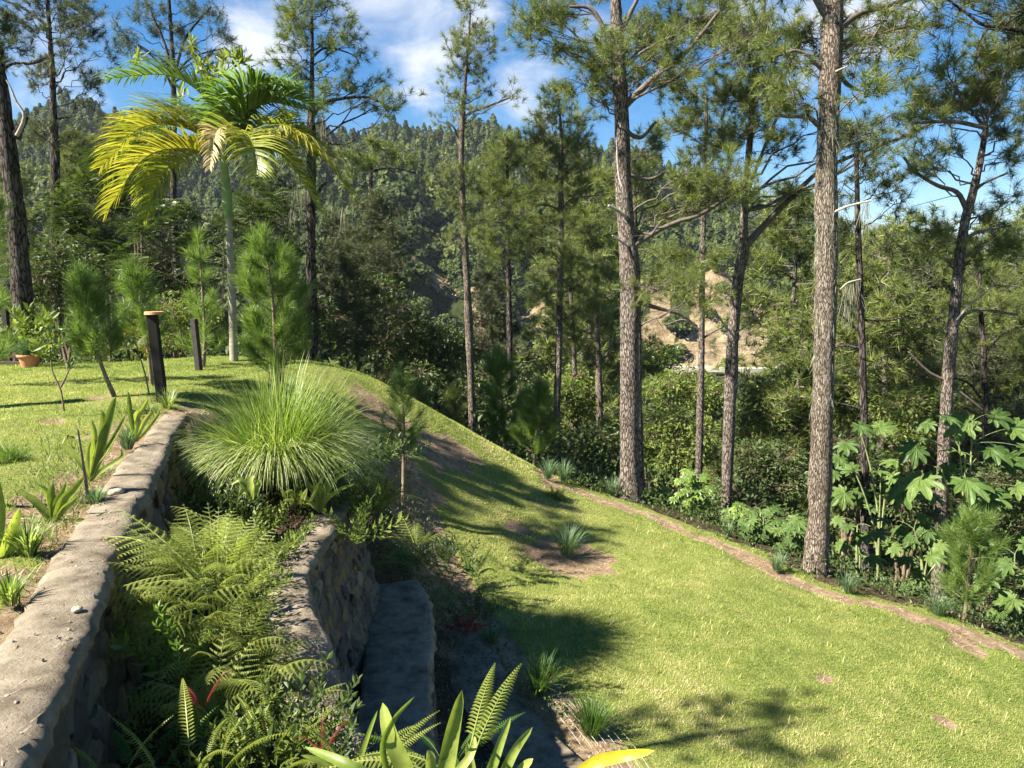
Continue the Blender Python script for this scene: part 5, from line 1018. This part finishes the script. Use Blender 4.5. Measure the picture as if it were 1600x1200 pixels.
# ------------------------------------------------------------ strap leaved plants
def straps(label, root_px, Yr, leaves, mat='strap', name='strap_leaf_plant', group='strap leaved plants in the beds', z=None):
    b = at(*root_px, Yr); root = b if z is None else b
    mb = MB()
    for lf in leaves:
        w = lf[-1]; pts = [at(q[0], q[1], Yr + (q[2] if len(q) > 2 else 0)) for q in lf[:-1]]; P = smooth_path(np.array([b] + pts), 16); n = len(P); t = np.linspace(0, 1, n); prof = np.clip(.5 + t * 1.6, 0, 1) * np.sqrt(np.clip(1 - t ** 2.6, 0, 1)); prof[-1] = .02
        T = norm(np.gradient(P, axis=0)); v = norm(CAM - P); S = norm(np.cross(T, v) + T * 0 + np.array([0, 0, 0.0])); ang = rng.uniform(-.5, .5); Nn = np.cross(S, T); S = S * math.cos(ang) + Nn * math.sin(ang); Nn = np.cross(S, T)
        ww = (w * Yr / F * .5 * prof)[:, None]; V = np.stack([P - S * ww + Nn * ww * .35, P - S * ww * .5 + Nn * ww * .1, P, P + S * ww * .5 + Nn * ww * .1, P + S * ww + Nn * ww * .35], 1); K = 5
        i = np.arange(n - 1)[:, None] * K; j = np.arange(K - 1)[None]; q4 = np.stack([i + j, i + j + 1, i + K + j + 1, i + K + j], -1).reshape(-1, 4); mb.add(V.reshape(-1, 3), q4, rng.uniform(.35, .95))
    return tag(mb.build(name, M[mat], origin=b, smooth=True), label, 'plant', group)
straps('large foreground strap leaved plant at the bottom with upright sunlit leaves', (660, 1330), 2.3, [[(640, 1220), (612, 1150), (598, 1098, .05), 36], [(690, 1230), (706, 1150), (722, 1078, -.1), 32], [(590, 1230), (540, 1195), (476, 1167, .1), 24], [(600, 1190), (612, 1130), (648, 1088, .2), 12], [(670, 1240), (672, 1190), (668, 1172), 24], [(700, 1230), (735, 1180), (742, 1150, .1), 16], [(620, 1260), (560, 1230), (520, 1240), 22]])
straps('foreground strap leaved plant at bottom centre with narrow crossing leaves', (780, 1340), 2.4, [[(760, 1240), (775, 1180), (798, 1120, .1), 20], [(780, 1240), (800, 1180), (832, 1136, .1), 20], [(740, 1250), (735, 1200), (730, 1160), 22], [(800, 1250), (815, 1205), (833, 1185), 22], [(720, 1280), (700, 1230), (690, 1190), 20]])
straps('single yellow leaf pointing right at the bottom edge', (860, 1300), 2.3, [[(890, 1230), (930, 1192), (980, 1180), (1022, 1173, -.05), 24]], mat='yellow_leaf', group=None)
straps('tall strap leaved plant with grey green upright leaves on the soil strip', (143, 752), 6.0, [[(158, 700), (172, 650), (181, 620), 16], [(158, 700), (163, 660), (160, 642), 15], [(146, 710), (148, 680), (143, 655), 10], [(155, 720), (175, 690), (197, 648), 10], [(125, 720), (110, 705), (95, 693), 10], [(148, 720), (151, 700), (150, 686), 10], [(150, 725), (165, 705), (190, 665), 9], [(138, 720), (138, 705), (142, 690), 8], [(160, 735), (190, 715), (190, 700), 8]])
straps('bright strap leaved plant at the left between lawn and top wall', (84, 818), 5.0, [[(70, 800), (50, 780), (26, 766), 14], [(75, 780), (68, 762), (54, 750), 8], [(82, 785), (80, 770), (83, 756), 14], [(90, 785), (98, 770), (104, 754), 12], [(98, 785), (115, 765), (132, 745), 16], [(100, 795), (112, 785), (121, 776), 10], [(60, 812), (40, 808), (5, 812), 6], [(110, 815), (140, 812), (165, 800), 7]])
straps('broad upright leaf plant cut by the left frame edge above the wall', (2, 915), 4.3, [[(6, 880), (14, 840), (31, 793), 26], [(-8, 870), (-14, 830), (-20, 800), 20], [(10, 900), (2, 880), (-16, 860), 18], [(-5, 850), (0, 800), (-6, 740), 20]])
straps('strap leaved plant in the shade of the tall black post', (213, 690), 7.2, [[(205, 655), (202, 630), (200, 612), 8], [(215, 650), (222, 640), (232, 622), 9], [(225, 660), (238, 645), (240, 655), 7], [(200, 665), (190, 655), (180, 640), 6], [(230, 670), (245, 650), (250, 640), 6], [(215, 665), (212, 650), (215, 640), 8]])
straps('glossy shaded strap plant in the bed at the foot of the top wall', (393, 780), 6.6, [[(385, 765), (375, 750), (360, 757), 10], [(392, 760), (392, 750), (397, 742), 14], [(400, 765), (405, 755), (402, 748), 10], [(390, 770), (380, 768), (372, 776), 9]])
straps('arching strap leaved plant at the far end of the middle wall', (500, 800), 7.6, [[(505, 770), (520, 740), (560, 724), 8], [(500, 765), (505, 735), (515, 705), 8], [(490, 770), (475, 745), (468, 722), 8], [(510, 780), (530, 765), (555, 755), 8], [(480, 780), (455, 775), (440, 765), 9], [(495, 770), (490, 740), (488, 715), 8], [(505, 780), (525, 748), (545, 738), 9]])
straps('arching strap plant at the near part of the bed with long yellow green leaves', (540, 1290), 2.9, [[(560, 1200), (575, 1150), (590, 1110), 10], [(530, 1220), (500, 1190), (470, 1180), 12]])

# ------------------------------------------------------------ ferns and small shrubs
def fronds(mb, base, az, lean, L, T, var):
    n = len(base); ca, sa = np.cos(az), np.sin(az); h = np.stack([ca, sa, 0 * az], 1); Z = h * np.sin(lean)[:, None] + np.array([0, 0, 1.]) * np.cos(lean)[:, None]
    Yv = -(h * np.cos(lean)[:, None] - np.array([0, 0, 1.]) * np.sin(lean)[:, None]); X = np.cross(Yv, Z); Mx = np.stack([X, Yv, Z], 2); idx = rng.integers(0, len(T), n)
    for k in range(len(T)):
        m = idx == k
        if m.any(): inst(mb, T[k], base[m], Mx[m], L[m], var[m])
def fern(label, p, n, L, mat='fern', T=None, spread=.1, lean=(.1, 1.0), azr=(0, 6.28), group='ferns growing on the walls and beds', name='fern', cat='fern', extra=None):
    p = np.asarray(p, float); mb = MB(); az = rng.uniform(*azr, n); r = rng.random(n)
    fronds(mb, p + np.stack([np.cos(az) * r * spread, np.sin(az) * r * spread, 0 * az], 1), az, rng.uniform(*lean, n), rng.uniform(.6, 1.1, n) * L, T or FERN, rng.random(n))
    for (b, tp, q) in (extra or []):
        b = np.asarray(b, float); tp = np.asarray(tp, float); d = tp - b; l = np.linalg.norm(d); fronds(mb, b[None], np.array([math.atan2(d[1], d[0])]), np.array([math.acos(np.clip(d[2] / l, -1, 1)) - .45]), np.array([l * 1.12]), T or FERN, np.array([q]))
    return tag(mb.build(name, M[mat], origin=p), label, cat, group)
bf = np.array([-1.86, 4.45, -.85]); ex = []
for (x0, y0, Yb), (x1, y1, Yt) in [((300, 905, 4.3), (128, 822, 4.6)), ((310, 900, 4.3), (180, 838, 4.5)), ((320, 915, 4.2), (190, 862, 4.2)), ((330, 930, 4.1), (205, 905, 4.0)), ((340, 930, 4.1), (215, 950, 3.9)), ((300, 960, 4.1), (215, 990, 3.9)), ((340, 880, 4.4), (345, 805, 4.6)), ((350, 900, 4.3), (425, 840, 4.4)), ((340, 900, 4.3), (445, 870, 4.2)), ((360, 950, 4.1), (450, 900, 4.1)), ((420, 1060, 3.8), (515, 1025, 3.8))]: ex.append((at(x0, y0, Yb), at(x1, y1, Yt), rng.random()))
def tangle(label, C, rad, n, L, mat, extra=(), bias=(0, 0)):
    C = np.asarray(C, float); mb = MB(); d = ellip(n, .1); P = C + d * np.array(rad); out = d[:, :2] * 1.1 + np.array(bias) + rng.normal(size=(n, 2)) * .35
    az = np.arctan2(out[:, 1], out[:, 0]); ln = np.clip(.35 + np.hypot(out[:, 0], out[:, 1]) * .7 - d[:, 2] * .4 + rng.normal(size=n) * .2, .05, 1.6)
    fronds(mb, P, az, ln, L * rng.uniform(.55, 1.15, n), FERN_BI, np.clip(rng.normal(.55, .25, n), 0, 1)); g = np.array([C[0], C[1], gz(C[0], C[1])])
    k = rng.integers(0, n, n // 3); twigs(mb, g + rng.normal(size=(len(k), 3)) * [.12, .12, 0], P[k], .004, .003, .3)
    for (b, tp, q) in extra:
        dd = tp - b; l = np.linalg.norm(dd); fronds(mb, b[None], np.array([math.atan2(dd[1], dd[0])]), np.array([math.acos(np.clip(dd[2] / l, -1, 1)) - .45]), np.array([l * 1.12]), FERN_BI, np.array([q]))
    return tag(mb.build('fern', M[mat], origin=g), label, 'fern', 'ferns growing on the walls and beds')
tangle('great sunlit tangle of feathery ferns spilling over the top wall', at(325, 925, 4.4), (.33, .40, .29), 190, .38, 'fern', ex, (-.25, -.2))
tangle('second lower layer of the feathery ferns in the bed', at(345, 1040, 4.1), (.32, .35, .22), 90, .34, 'fern', (), (0, -.2))
for lab, px, py, Y, n, L, mat, T, ln in [
    ('dark green fern drooping over the end of the lowest wall', 640, 880, 9.2, 24, .55, 'fern_dark', FERN_BI, (.3, 1.2)), ('sunlit fern beside the sapling above the lowest wall', 650, 850, 10.0, 16, .5, 'fern', FERN_BI, (.3, 1.2)), ('bright fern at the middle wall top under the grass clump', 590, 790, 8.2, 20, .5, 'fern', FERN, (.1, 1.0)),
    ('fern on the middle wall left of its lit concrete top', 455, 1085, 4.1, 8, .26, 'fern', FERN_BI, (.3, 1.1)), ('fern with narrow fronds at the bottom edge by the foreground leaves', 560, 1210, 3.0, 9, .33, 'fern', FERN, (.2, 1.1)), ('fern behind the foreground strap leaves at bottom centre', 700, 1190, 3.2, 9, .34, 'fern_dark', FERN, (.2, 1.1)),
    ('thin bright ladder fern low at the bottom left', 300, 1215, 3.0, 7, .42, 'fern', FERN, (.0, .5)), ('yellowish ladder fern near the bottom left corner', 175, 1215, 3.0, 5, .3, 'fern', FERN, (.0, .5)), ('ladder fern in shade at the bottom between wall and bed', 215, 1230, 3.1, 10, .35, 'fern_dark', FERN, (.2, 1.0)), ('ladder ferns left of the red frond at the bottom', 425, 1190, 3.3, 18, .34, 'fern', FERN, (.1, 1.1)),
    ('sunlit fern patch beside the arching strap plant on the far bed', 465, 790, 7.4, 14, .4, 'fern', FERN, (.1, .9)), ('small fern rooted in the top wall face', 175, 935, 4.0, 6, .2, 'fern', FERN, (.6, 1.4)), ('low shaded fern against the middle wall foot', 640, 1000, 8.0, 10, .4, 'fern_dark', FERN_BI, (.4, 1.2)),
    ('shaded fern in the deep bed under the great fern tangle', 330, 1120, 3.7, 18, .42, 'fern', FERN_BI, (.2, 1.2)), ('long fern arching right over the bottom edge at centre', 720, 1210, 2.7, 4, .5, 'fern', FERN, (.9, 1.2)), ('shaded fern hanging at the lowest wall outer face', 715, 940, 9.0, 14, .5, 'fern_dark', FERN_BI, (.5, 1.3)), ('shaded fern beside the dark red plant', 740, 900, 9.8, 12, .5, 'fern_dark', FERN, (.4, 1.3)),
    ('yellow green frond sapling leaning beside the tall black post', 205, 545, 11.0, 12, .34, 'fern', FERN_BI, (.6, 1.5)), ('ferny fronds low by the far end of the top wall', 330, 690, 8.6, 8, .3, 'fern_dark', FERN, (.3, 1.2))]:
    p = at(px, py, Y)
    fern(lab, p, n, L, mat, T, .14, ln)
# slanting stem of the frond sapling next to the post
def sprig_t(n=11, lw=.09, ll=.2):
    mb = MB(); t = np.linspace(0, 1, 6); P = np.stack([.05 * np.sin(t * 4), -.18 * t * t, t], 1); tube(mb, P, .008 * (1.2 - t), 3, .2)
    A = []; Mx = []
    for i in range(n):
        u = .12 + .88 * i / (n - 1)
        for s in (0, 1):
            a = i * 1.57 + s * math.pi; A.append([np.interp(u, t, P[:, k]) for k in range(3)]); Mx.append([math.cos(a), math.sin(a), .55 + .7 * u])
    inst(mb, (QLEAF[0] * np.array([lw / ll * 2, 1, 1]), QLEAF[1], QLEAF[2]), np.array(A), frames(np.array(Mx), rng.uniform(0, 6, len(A))), ll * rng.uniform(.7, 1.1, len(A)), rng.random(len(A)))
    V = np.concatenate(mb.V); T = [f for f, v in mb.T]; tri = []
    for f in T:
        if f.shape[1] == 3: tri.append(np.concatenate([f, f[:, 2:3]], 1)[:0])
        else: tri.append(f)
    Fc = np.concatenate(tri); return V, Fc, rng.random(len(Fc))
SPR = [sprig_t(), sprig_t(9, .12, .26), sprig_t(14, .06, .15)]
fern('red new frond standing at the bottom among dark leaves', at(503, 1185, 3.1), 3, .2, 'red', FERN, .02, (.0, .3)); fern('red tipped frond by the far end of the middle wall', at(567, 775, 8.0), 3, .25, 'red', FERN, .03, (.0, .3)); fern('dark red leafy plant on the outer face of the lowest wall', at(728, 985, 8.6), 26, .22, 'red', SPR, .12, (.2, 1.3)); fern('small red plant beside the sunlit fern patch on the far bed', at(437, 812, 7.3), 10, .16, 'red', FERN, .08, (.2, 1.2)); fern('rusty red frond deep in the bed at the bottom left', at(315, 1110, 3.4), 3, .25, 'red', FERN, .03, (.1, .5))
def shrub(label, p, n, L, mat, spread=.15, k=None, lean=(0, .9), group='small leafy shrubs in the beds', name='small_shrub'):
    p = np.asarray(p, float); az = rng.uniform(0, 6.28, n); r = rng.random(n); mb = MB()
    fronds(mb, p + np.stack([np.cos(az) * r * spread, np.sin(az) * r * spread, 0 * az], 1), az, rng.uniform(*lean, n), rng.uniform(.5, 1.1, n) * L, SPR if k is None else [SPR[k]], rng.random(n))
    return tag(mb.build(name, M[mat], origin=p), label, 'shrub', group)
for lab, px, py, Y, n, L, mat, sp in [
    ('leafy green shrub below the great fern tangle', 370, 1130, 3.7, 12, .24, 'leaf_mid', .2), ('narrow leaved shrub beside the top wall face under the ferns', 275, 1060, 3.9, 8, .42, 'leaf_bright', .08), ('dense small leaved shrub at the bottom by the red frond', 430, 1210, 3.3, 26, .26, 'leaf_mid', .25),
    ('dark small leaved shrub left of the bottom ladder ferns', 330, 1240, 3.1, 16, .26, 'leaf_mid', .2), ('sunlit small leaved shrub on the middle wall by its near end', 415, 1060, 4.2, 18, .18, 'leaf_mid', .15), ('low weedy shrub on the concrete top of the middle wall', 415, 830, 7.0, 46, .24, 'leaf_mid', .22),
    ('leafy shrub at the foot of the top wall far end', 345, 800, 7.0, 34, .34, 'leaf_dark', .3), ('weedy shrub between clump and sapling', 560, 800, 8.3, 40, .34, 'leaf_mid', .3), ('pale trailing shrub hanging over the middle wall face', 560, 850, 7.3, 10, .4, 'leaf_mid', .1),
    ('dark weeds in the shade beside the lowest wall', 742, 960, 9.2, 30, .3, 'leaf_dark', .3), ('shaded weeds at the wall end below the sapling', 690, 880, 10.2, 40, .34, 'leaf_dark', .4), ('small weed cluster by the lit soil patch near the crest', 600, 720, 10.5, 40, .36, 'leaf_dark', .4), ('dark leafy shrub below the fountain grass clump', 470, 760, 7.9, 40, .32, 'leaf_dark', .35),
    ('dark leafy shrub deep in the bed at the left', 300, 960, 5.0, 40, .4, 'leaf_dark', .3), ('leafy shrub in the bed left of the middle wall', 385, 940, 5.6, 36, .32, 'leaf_mid', .18), ('rounded leafy shrub on the far end of the bed', 420, 880, 6.4, 40, .38, 'leaf_mid', .25), ('dark shrub nestled at the bottom edge beside the middle wall', 480, 1190, 3.5, 34, .34, 'leaf_dark', .25)]:
    shrub(lab, at(px, py, Y), n, L, mat, sp)
mb = MB(); n = 2600; x = rng.uniform(-1.5, 9, n); y = rng.uniform(5.2, 15, n); k = lawn_keep(x, y); x, y = x[k], y[k]; n = len(x); x += np.sin(x * 40) * .05
blades(mb, np.stack([x, y, zbump(x, y)], 1), rng.uniform(0, 6.28, n), rng.uniform(.06, .12, n), rng.uniform(.3, 1.1, n), rng.uniform(0, .8, n), np.full(n, .008), 3)
tag(mb.build('weeds', M['lawn']), 'longer stray grass blades poking out of the lower lawn', 'grass', kind='stuff')
mb = MB(); n = 3000; y = rng.uniform(3.2, 9.8, n); x = xof(W1, y) - .36 - rng.gamma(1.6, .22, n); k = np.sin(x * 5 + y * 3.3) + np.sin(y * 7.1) * .6 > -.2; x, y = x[k], y[k]; n = len(x)
blades(mb, np.stack([x, y, zbump(x, y)], 1), rng.uniform(0, 6.28, n), rng.uniform(.05, .16, n), rng.uniform(.3, 1.2, n), rng.uniform(0, .9, n), np.full(n, .007), 3)
tag(mb.build('weeds', M['leaf_mid']), 'weeds and seedlings on the soil strip behind the top wall', 'weeds', kind='stuff')
mb = MB(); y = rng.uniform(2.2, 9.6, 26000); x = rng.uniform(-4, .6, 26000); k = (x > xof(W1, y) + .05) & (x < xof(W2, y) - .3 - .0 * y); x, y = x[k], y[k]; z = ground(x, y); n = len(x)
inst(mb, QLEAF, np.stack([x, y, z + rng.random(n) ** 1.5 * (.16 + .12 * np.sin(x * 5 + y * 3))], 1), frames(rng.normal(size=(n, 3)) + [0, 0, .6]), rng.uniform(.02, .055, n), rng.random(n))
tag(mb.build('ground_cover', M['leaf_mid']), 'low small leaved ground cover between the top and middle walls', 'ground cover', kind='stuff')
mb = MB(); y = rng.uniform(7.5, 12.6, 9000); x = rng.uniform(-3.6, .6, 9000); s, l = masks(x, y); dd = x - xof(EDGE[::-1], y); k = ((y > 9.2) | (x > xof(W3, y) + .1)) & (dd < -.25) & (x > -2.9); x, y = x[k], y[k]; z = ground(x, y); n = len(x)
inst(mb, QLEAF, np.stack([x, y, z + rng.random(n) ** 2 * .22], 1), frames(rng.normal(size=(n, 3)) + [0, 0, .6]), rng.uniform(.03, .07, n), rng.random(n))
tag(mb.build('ground_cover', M['leaf_dark']), 'shaded low weeds on the bank right of the lowest wall', 'ground cover', kind='stuff')

mb = MB()
for Wc, z0, wd, ya, yb, nn in ((W1, .036, .3, 1.2, 9.2, 380), (W2, -.795, .34, 3.2, 8.4, 400)):
    y = rng.uniform(ya, yb, nn); x = xof(Wc, y) - rng.uniform(.03, wd - .02, nn); az = rng.uniform(0, 6.28, nn); Lq = rng.uniform(.01, .07, nn); sd_ = np.stack([-np.sin(az), np.cos(az), 0 * az], 1) * .0022
    bb_ = np.stack([x, y, 0 * x + z0], 1); mb.add(np.stack([bb_ - sd_, bb_ + sd_, bb_ + np.stack([np.cos(az) * Lq, np.sin(az) * Lq, rng.uniform(0, .012, nn)], 1)], 1).reshape(-1, 3), np.arange(nn * 3).reshape(-1, 3), rng.random(nn))
    m_ = nn // 4; inst(mb, STONES[1], bb_[:m_], frames(rng.normal(size=(m_, 3))), rng.uniform(.003, .010, m_), rng.random(m_))
tag(mb.build('litter', M['pebble']), 'crumbs and dry needles lying on the concrete wall tops', 'litter', kind='stuff')
# ------------------------------------------------------------ posts, pot, slats, wires, sticks
def box(mb, c, sx, sy, sz, Mx=np.eye(3), bev=.006):
    bm = bmesh.new(); bmesh.ops.create_cube(bm, size=1); bmesh.ops.scale(bm, vec=(sx, sy, sz), verts=bm.verts); bmesh.ops.bevel(bm, geom=bm.edges[:], offset=bev, segments=1, affect='EDGES'); bmesh.ops.triangulate(bm, faces=bm.faces[:])
    V = np.array([v.co[:] for v in bm.verts]) @ Mx.T + np.asarray(c); Fc = np.array([[v.index for v in f.verts] for f in bm.faces]); bm.free(); mb.add(V, Fc)
def tilt(a, b_, rz): return np.array((Matrix.Rotation(rz, 3, 'Z') @ Matrix.Rotation(a, 3, 'X') @ Matrix.Rotation(b_, 3, 'Y')))
b1 = on(254, 628, 0.0); Y1 = b1[1]; h1 = 1.17; r1 = empty('post', b1, 'tall black wooden post with an orange wood cap by the end of the top wall', 'post', 'posts on the upper lawn')
mb = MB(); box(mb, b1 + [-.03, 0, h1 / 2 - .05], .12, .12, h1 + .1, tilt(0, R(-3.2), R(8))); mb.build('shaft', M['post'], r1)
mb = MB(); t = at(241, 489, Y1 - .02); tube(mb, np.array([t + [0, 0, -.018], t + [0, 0, .018]]), [.125, .12], 24, cap=True); a = np.linspace(0, 2 * np.pi, 24, endpoint=False); mb.add(np.stack([np.cos(a) * .125, np.sin(a) * .125, 0 * a], 1) + t + [0, 0, -.018], [[0, q + 1, q] for q in range(1, 23)]); mb.build('cap', M['cap'], r1)
b2 = on(312, 580, 0.0); r2 = empty('post', b2, 'shorter dark weathered post without cap between the young pines', 'post', 'posts on the upper lawn')
mb = MB(); box(mb, b2 + [-.03, 0, .44], .10, .10, 1.0, tilt(0, R(-3.0), R(-12))); mb.build('shaft', M['post_worn'], r2)
b3 = at(9, 500, 19); b3[2] = gz(b3[0], b3[1]); mb = MB(); box(mb, b3 + [0, 0, .8], .12, .12, 1.8); tag(mb.build('post', M['post_worn'], origin=b3), 'dark thin post beyond the slat fence at the left frame edge', 'post', 'posts on the upper lawn')
Yp = 14.2; pp = at(46, 562, Yp); pp[2] = gz(pp[0], pp[1]) ; pt = empty('plant_pot', pp, 'round terracotta pot at the back of the upper lawn', 'plant pot')
a = np.linspace(0, 2 * np.pi, 32, endpoint=False); mb = MB(); prof = [(.13, 0), (.155, .08), (.175, .17), (.18, .185), (.205, .19), (.208, .235), (.19, .24), (.185, .2)]
V = np.stack([np.stack([np.cos(a) * r_, np.sin(a) * r_, 0 * a + z_], 1) for r_, z_ in prof]) + pp; n = 32; i = np.arange(len(prof) - 1)[:, None] * n; j = np.arange(n)[None]; mb.add(V.reshape(-1, 3), np.stack([i + j, i + (j + 1) % n, i + n + (j + 1) % n, i + n + j], -1).reshape(-1, 4)); mb.build('pot', M['terracotta'], pt, smooth=True)
mb = MB(); mb.add(np.stack([np.cos(a) * .186, np.sin(a) * .186, 0 * a + .205], 1) + pp, [[0, q, q + 1] for q in range(1, 31)]); mb.build('soil', M['mortar'], pt)
shrub('grey green bushy plant growing in the terracotta pot', pp + [0, 0, .2], 90, .34, 'tuft', .13, 2, (0, .8), group=None)
shrub('large leaved shrub behind the terracotta pot, its leaves over the pot', at(40, 545, 14.9), 26, .8, 'leaf_mid', .25, 1, (0, .8)); shrub('young leafy shrub right of the pot with a thin bent stem', at(70, 560, 13.6), 10, .55, 'leaf_mid', .12, 1, (.1, .8))
shrub('slim vine stem left of the terracotta pot', at(12, 562, 14.6), 4, .5, 'leaf_mid', .03, 2, (0, .2))
Yf = 15.0; mb = MB(); fl = at(-90, 560, Yf); fr = at(34, 560, Yf); fc = (fl + fr) / 2; fc[2] = gz(fc[0], fc[1]); fe = empty('slat_fence', fc, 'low brown horizontal slat fence behind the pot at the left edge', 'fence')
for k in range(5): mb = MB() if k == 0 else mb; box(mb, fc + [0, 0, .08 + k * .125], 1.6, .03, .055)
mb.build('slats', M['slat'], fe)
for s in (-.75, .0, .75): mb = MB(); box(mb, fc + [s, .05, .3], .07, .06, .7); mb.build('fence_post', M['post_worn'], fe)
# bare saplings on the lawn
def sapling(label, Y, paths, leaves, mat='leaf_bright', kind='sapling', ls=.09, group='thin saplings on the upper lawn'):
    b = at(*paths[0][0], Y); b[2] = gz(b[0], b[1]); root = empty('sapling', b, label, kind, group); m1, m3 = MB(), MB()
    for pth in paths: P = np.array([at(*q, Y) for q in pth]); Ps = smooth_path(P, 12); tube(m1, Ps, np.linspace(.014, .006, len(Ps)), 6)
    for (x, y, n) in leaves:
        c = at(x, y, Y); P = c + rng.normal(size=(n, 3)) * .05; inst(m3, LEAF_NARROW if mat != 'leaf_mid' else LEAF, P, frames(norm(rng.normal(size=(n, 3)) + [0, 0, .7]), rng.uniform(0, 6, n)), ls * rng.uniform(.7, 1.3, n), rng.random(n))
    m1.build('stem', M['stem_brown'], root, smooth=True); m3.build('leaves', M[mat], root)
sapling('thin forked sapling with few leaves on the upper lawn at left', 9.0, [[(100, 642), (95, 610), (82, 580), (78, 545), (70, 515)], [(95, 605), (107, 580), (112, 560)]], [(70, 540, 16), (113, 560, 8), (62, 520, 14), (75, 505, 10)], 'leaf_mid', ls=.12)
sapling('slender sapling leaning left beside the tall black post', 10.6, [[(237, 640), (228, 590), (215, 545), (208, 520)]], [(205, 520, 20), (196, 530, 10), (228, 548, 10), (212, 558, 8)], 'yellow_leaf', ls=.10)
sapling('bare grey stick standing in the soil beside the strap leaved plant', 5.5, [[(137, 775), (131, 730), (122, 672)]], [(125, 690, 3)], 'leaf_mid', ls=.05)
sapling('pale thin broken stake beyond the path near the right sapling', 13.0, [[(1500, 900), (1498, 870), (1496, 832)]], [(1500, 900, 2)], group=None)
sapling('tall slender sapling with yellow green leaf rosettes above the palm', 17.5, [[(345, 560), (350, 400), (345, 250), (338, 190), (331, 130), (322, 60), (333, 10)], [(331, 130), (350, 112), (372, 95)], [(324, 95), (300, 80), (280, 70)]], [(332, 130, 26), (318, 110, 22), (338, 115, 22), (365, 90, 18), (352, 96, 12), (300, 72, 14), (285, 150, 14), (375, 100, 14), (215, 95, 12), (390, 165, 20), (405, 150, 20)], 'palm_mix', ls=.3)
sapling('bare dead sapling with pale stem in the shade beyond the crest', 17.0, [[(1440, 945), (1446, 900), (1450, 850), (1440, 800)]], [(1440, 800, 4)], 'leaf_mid', group=None)
# air plant on the branch of the giant pine
p = at(1262, 178, 12.7); mb = MB(); n = 160; az = rng.uniform(0, 6.28, n); blades(mb, p + np.zeros((n, 3)), az, rng.uniform(.14, .25, n), rng.uniform(.1, 2.6, n), rng.uniform(-.5, .6, n), np.full(n, .014), 4)
tag(mb.build('air_plant', M['airplant'], origin=p), 'spiky dry brown air plant perched on a branch left of the giant trunk', 'air plant')
# wires beside the lawn
for k, lab in enumerate(['thin grey wire', ]):
    root = empty('wire_fence', gpt(.3, 8.0), 'slack thin wire strands running along the shaded lower edge of the lawn', 'wire fence')
    for j in range(7):
        o_ = j * 9; pts = [(770 + o_ * .5, 965, 9.6), (805 + o_, 1035 + j * 2, 8.7), (850 + o_ * 1.3, 1090, 8.0), (905 + o_ * 1.5, 1160, 7.2), (950 + o_ * 1.6, 1235, 6.4)]
        P = smooth_path(np.array([at(a_, b_, c_) for a_, b_, c_ in pts]), 24); mb = MB(); tube(mb, P, np.full(len(P), .0022), 4); mb.build('wire', M['wire'], root)
# ------------------------------------------------------------ haze
bm = bmesh.new(); bmesh.ops.create_cube(bm, size=1); me = bpy.data.meshes.new('haze'); bm.to_mesh(me); bm.free(); hz = bpy.data.objects.new('haze', me); COL.objects.link(hz)
hz.scale = (12000, 6100, 420); hz.location = (900, 2000, 80); tag(hz, 'thin pale blue air haze over the valley', 'haze', kind='stuff')
m, N, L, o = nodes('haze'); pv = N.new('ShaderNodeVolumePrincipled'); pv.inputs['Color'].default_value = (.75, .85, 1, 1); pv.inputs['Density'].default_value = .0001; pv.inputs['Anisotropy'].default_value = 0; L.new(pv.outputs[0], o.inputs['Volume']); me.materials.append(m)
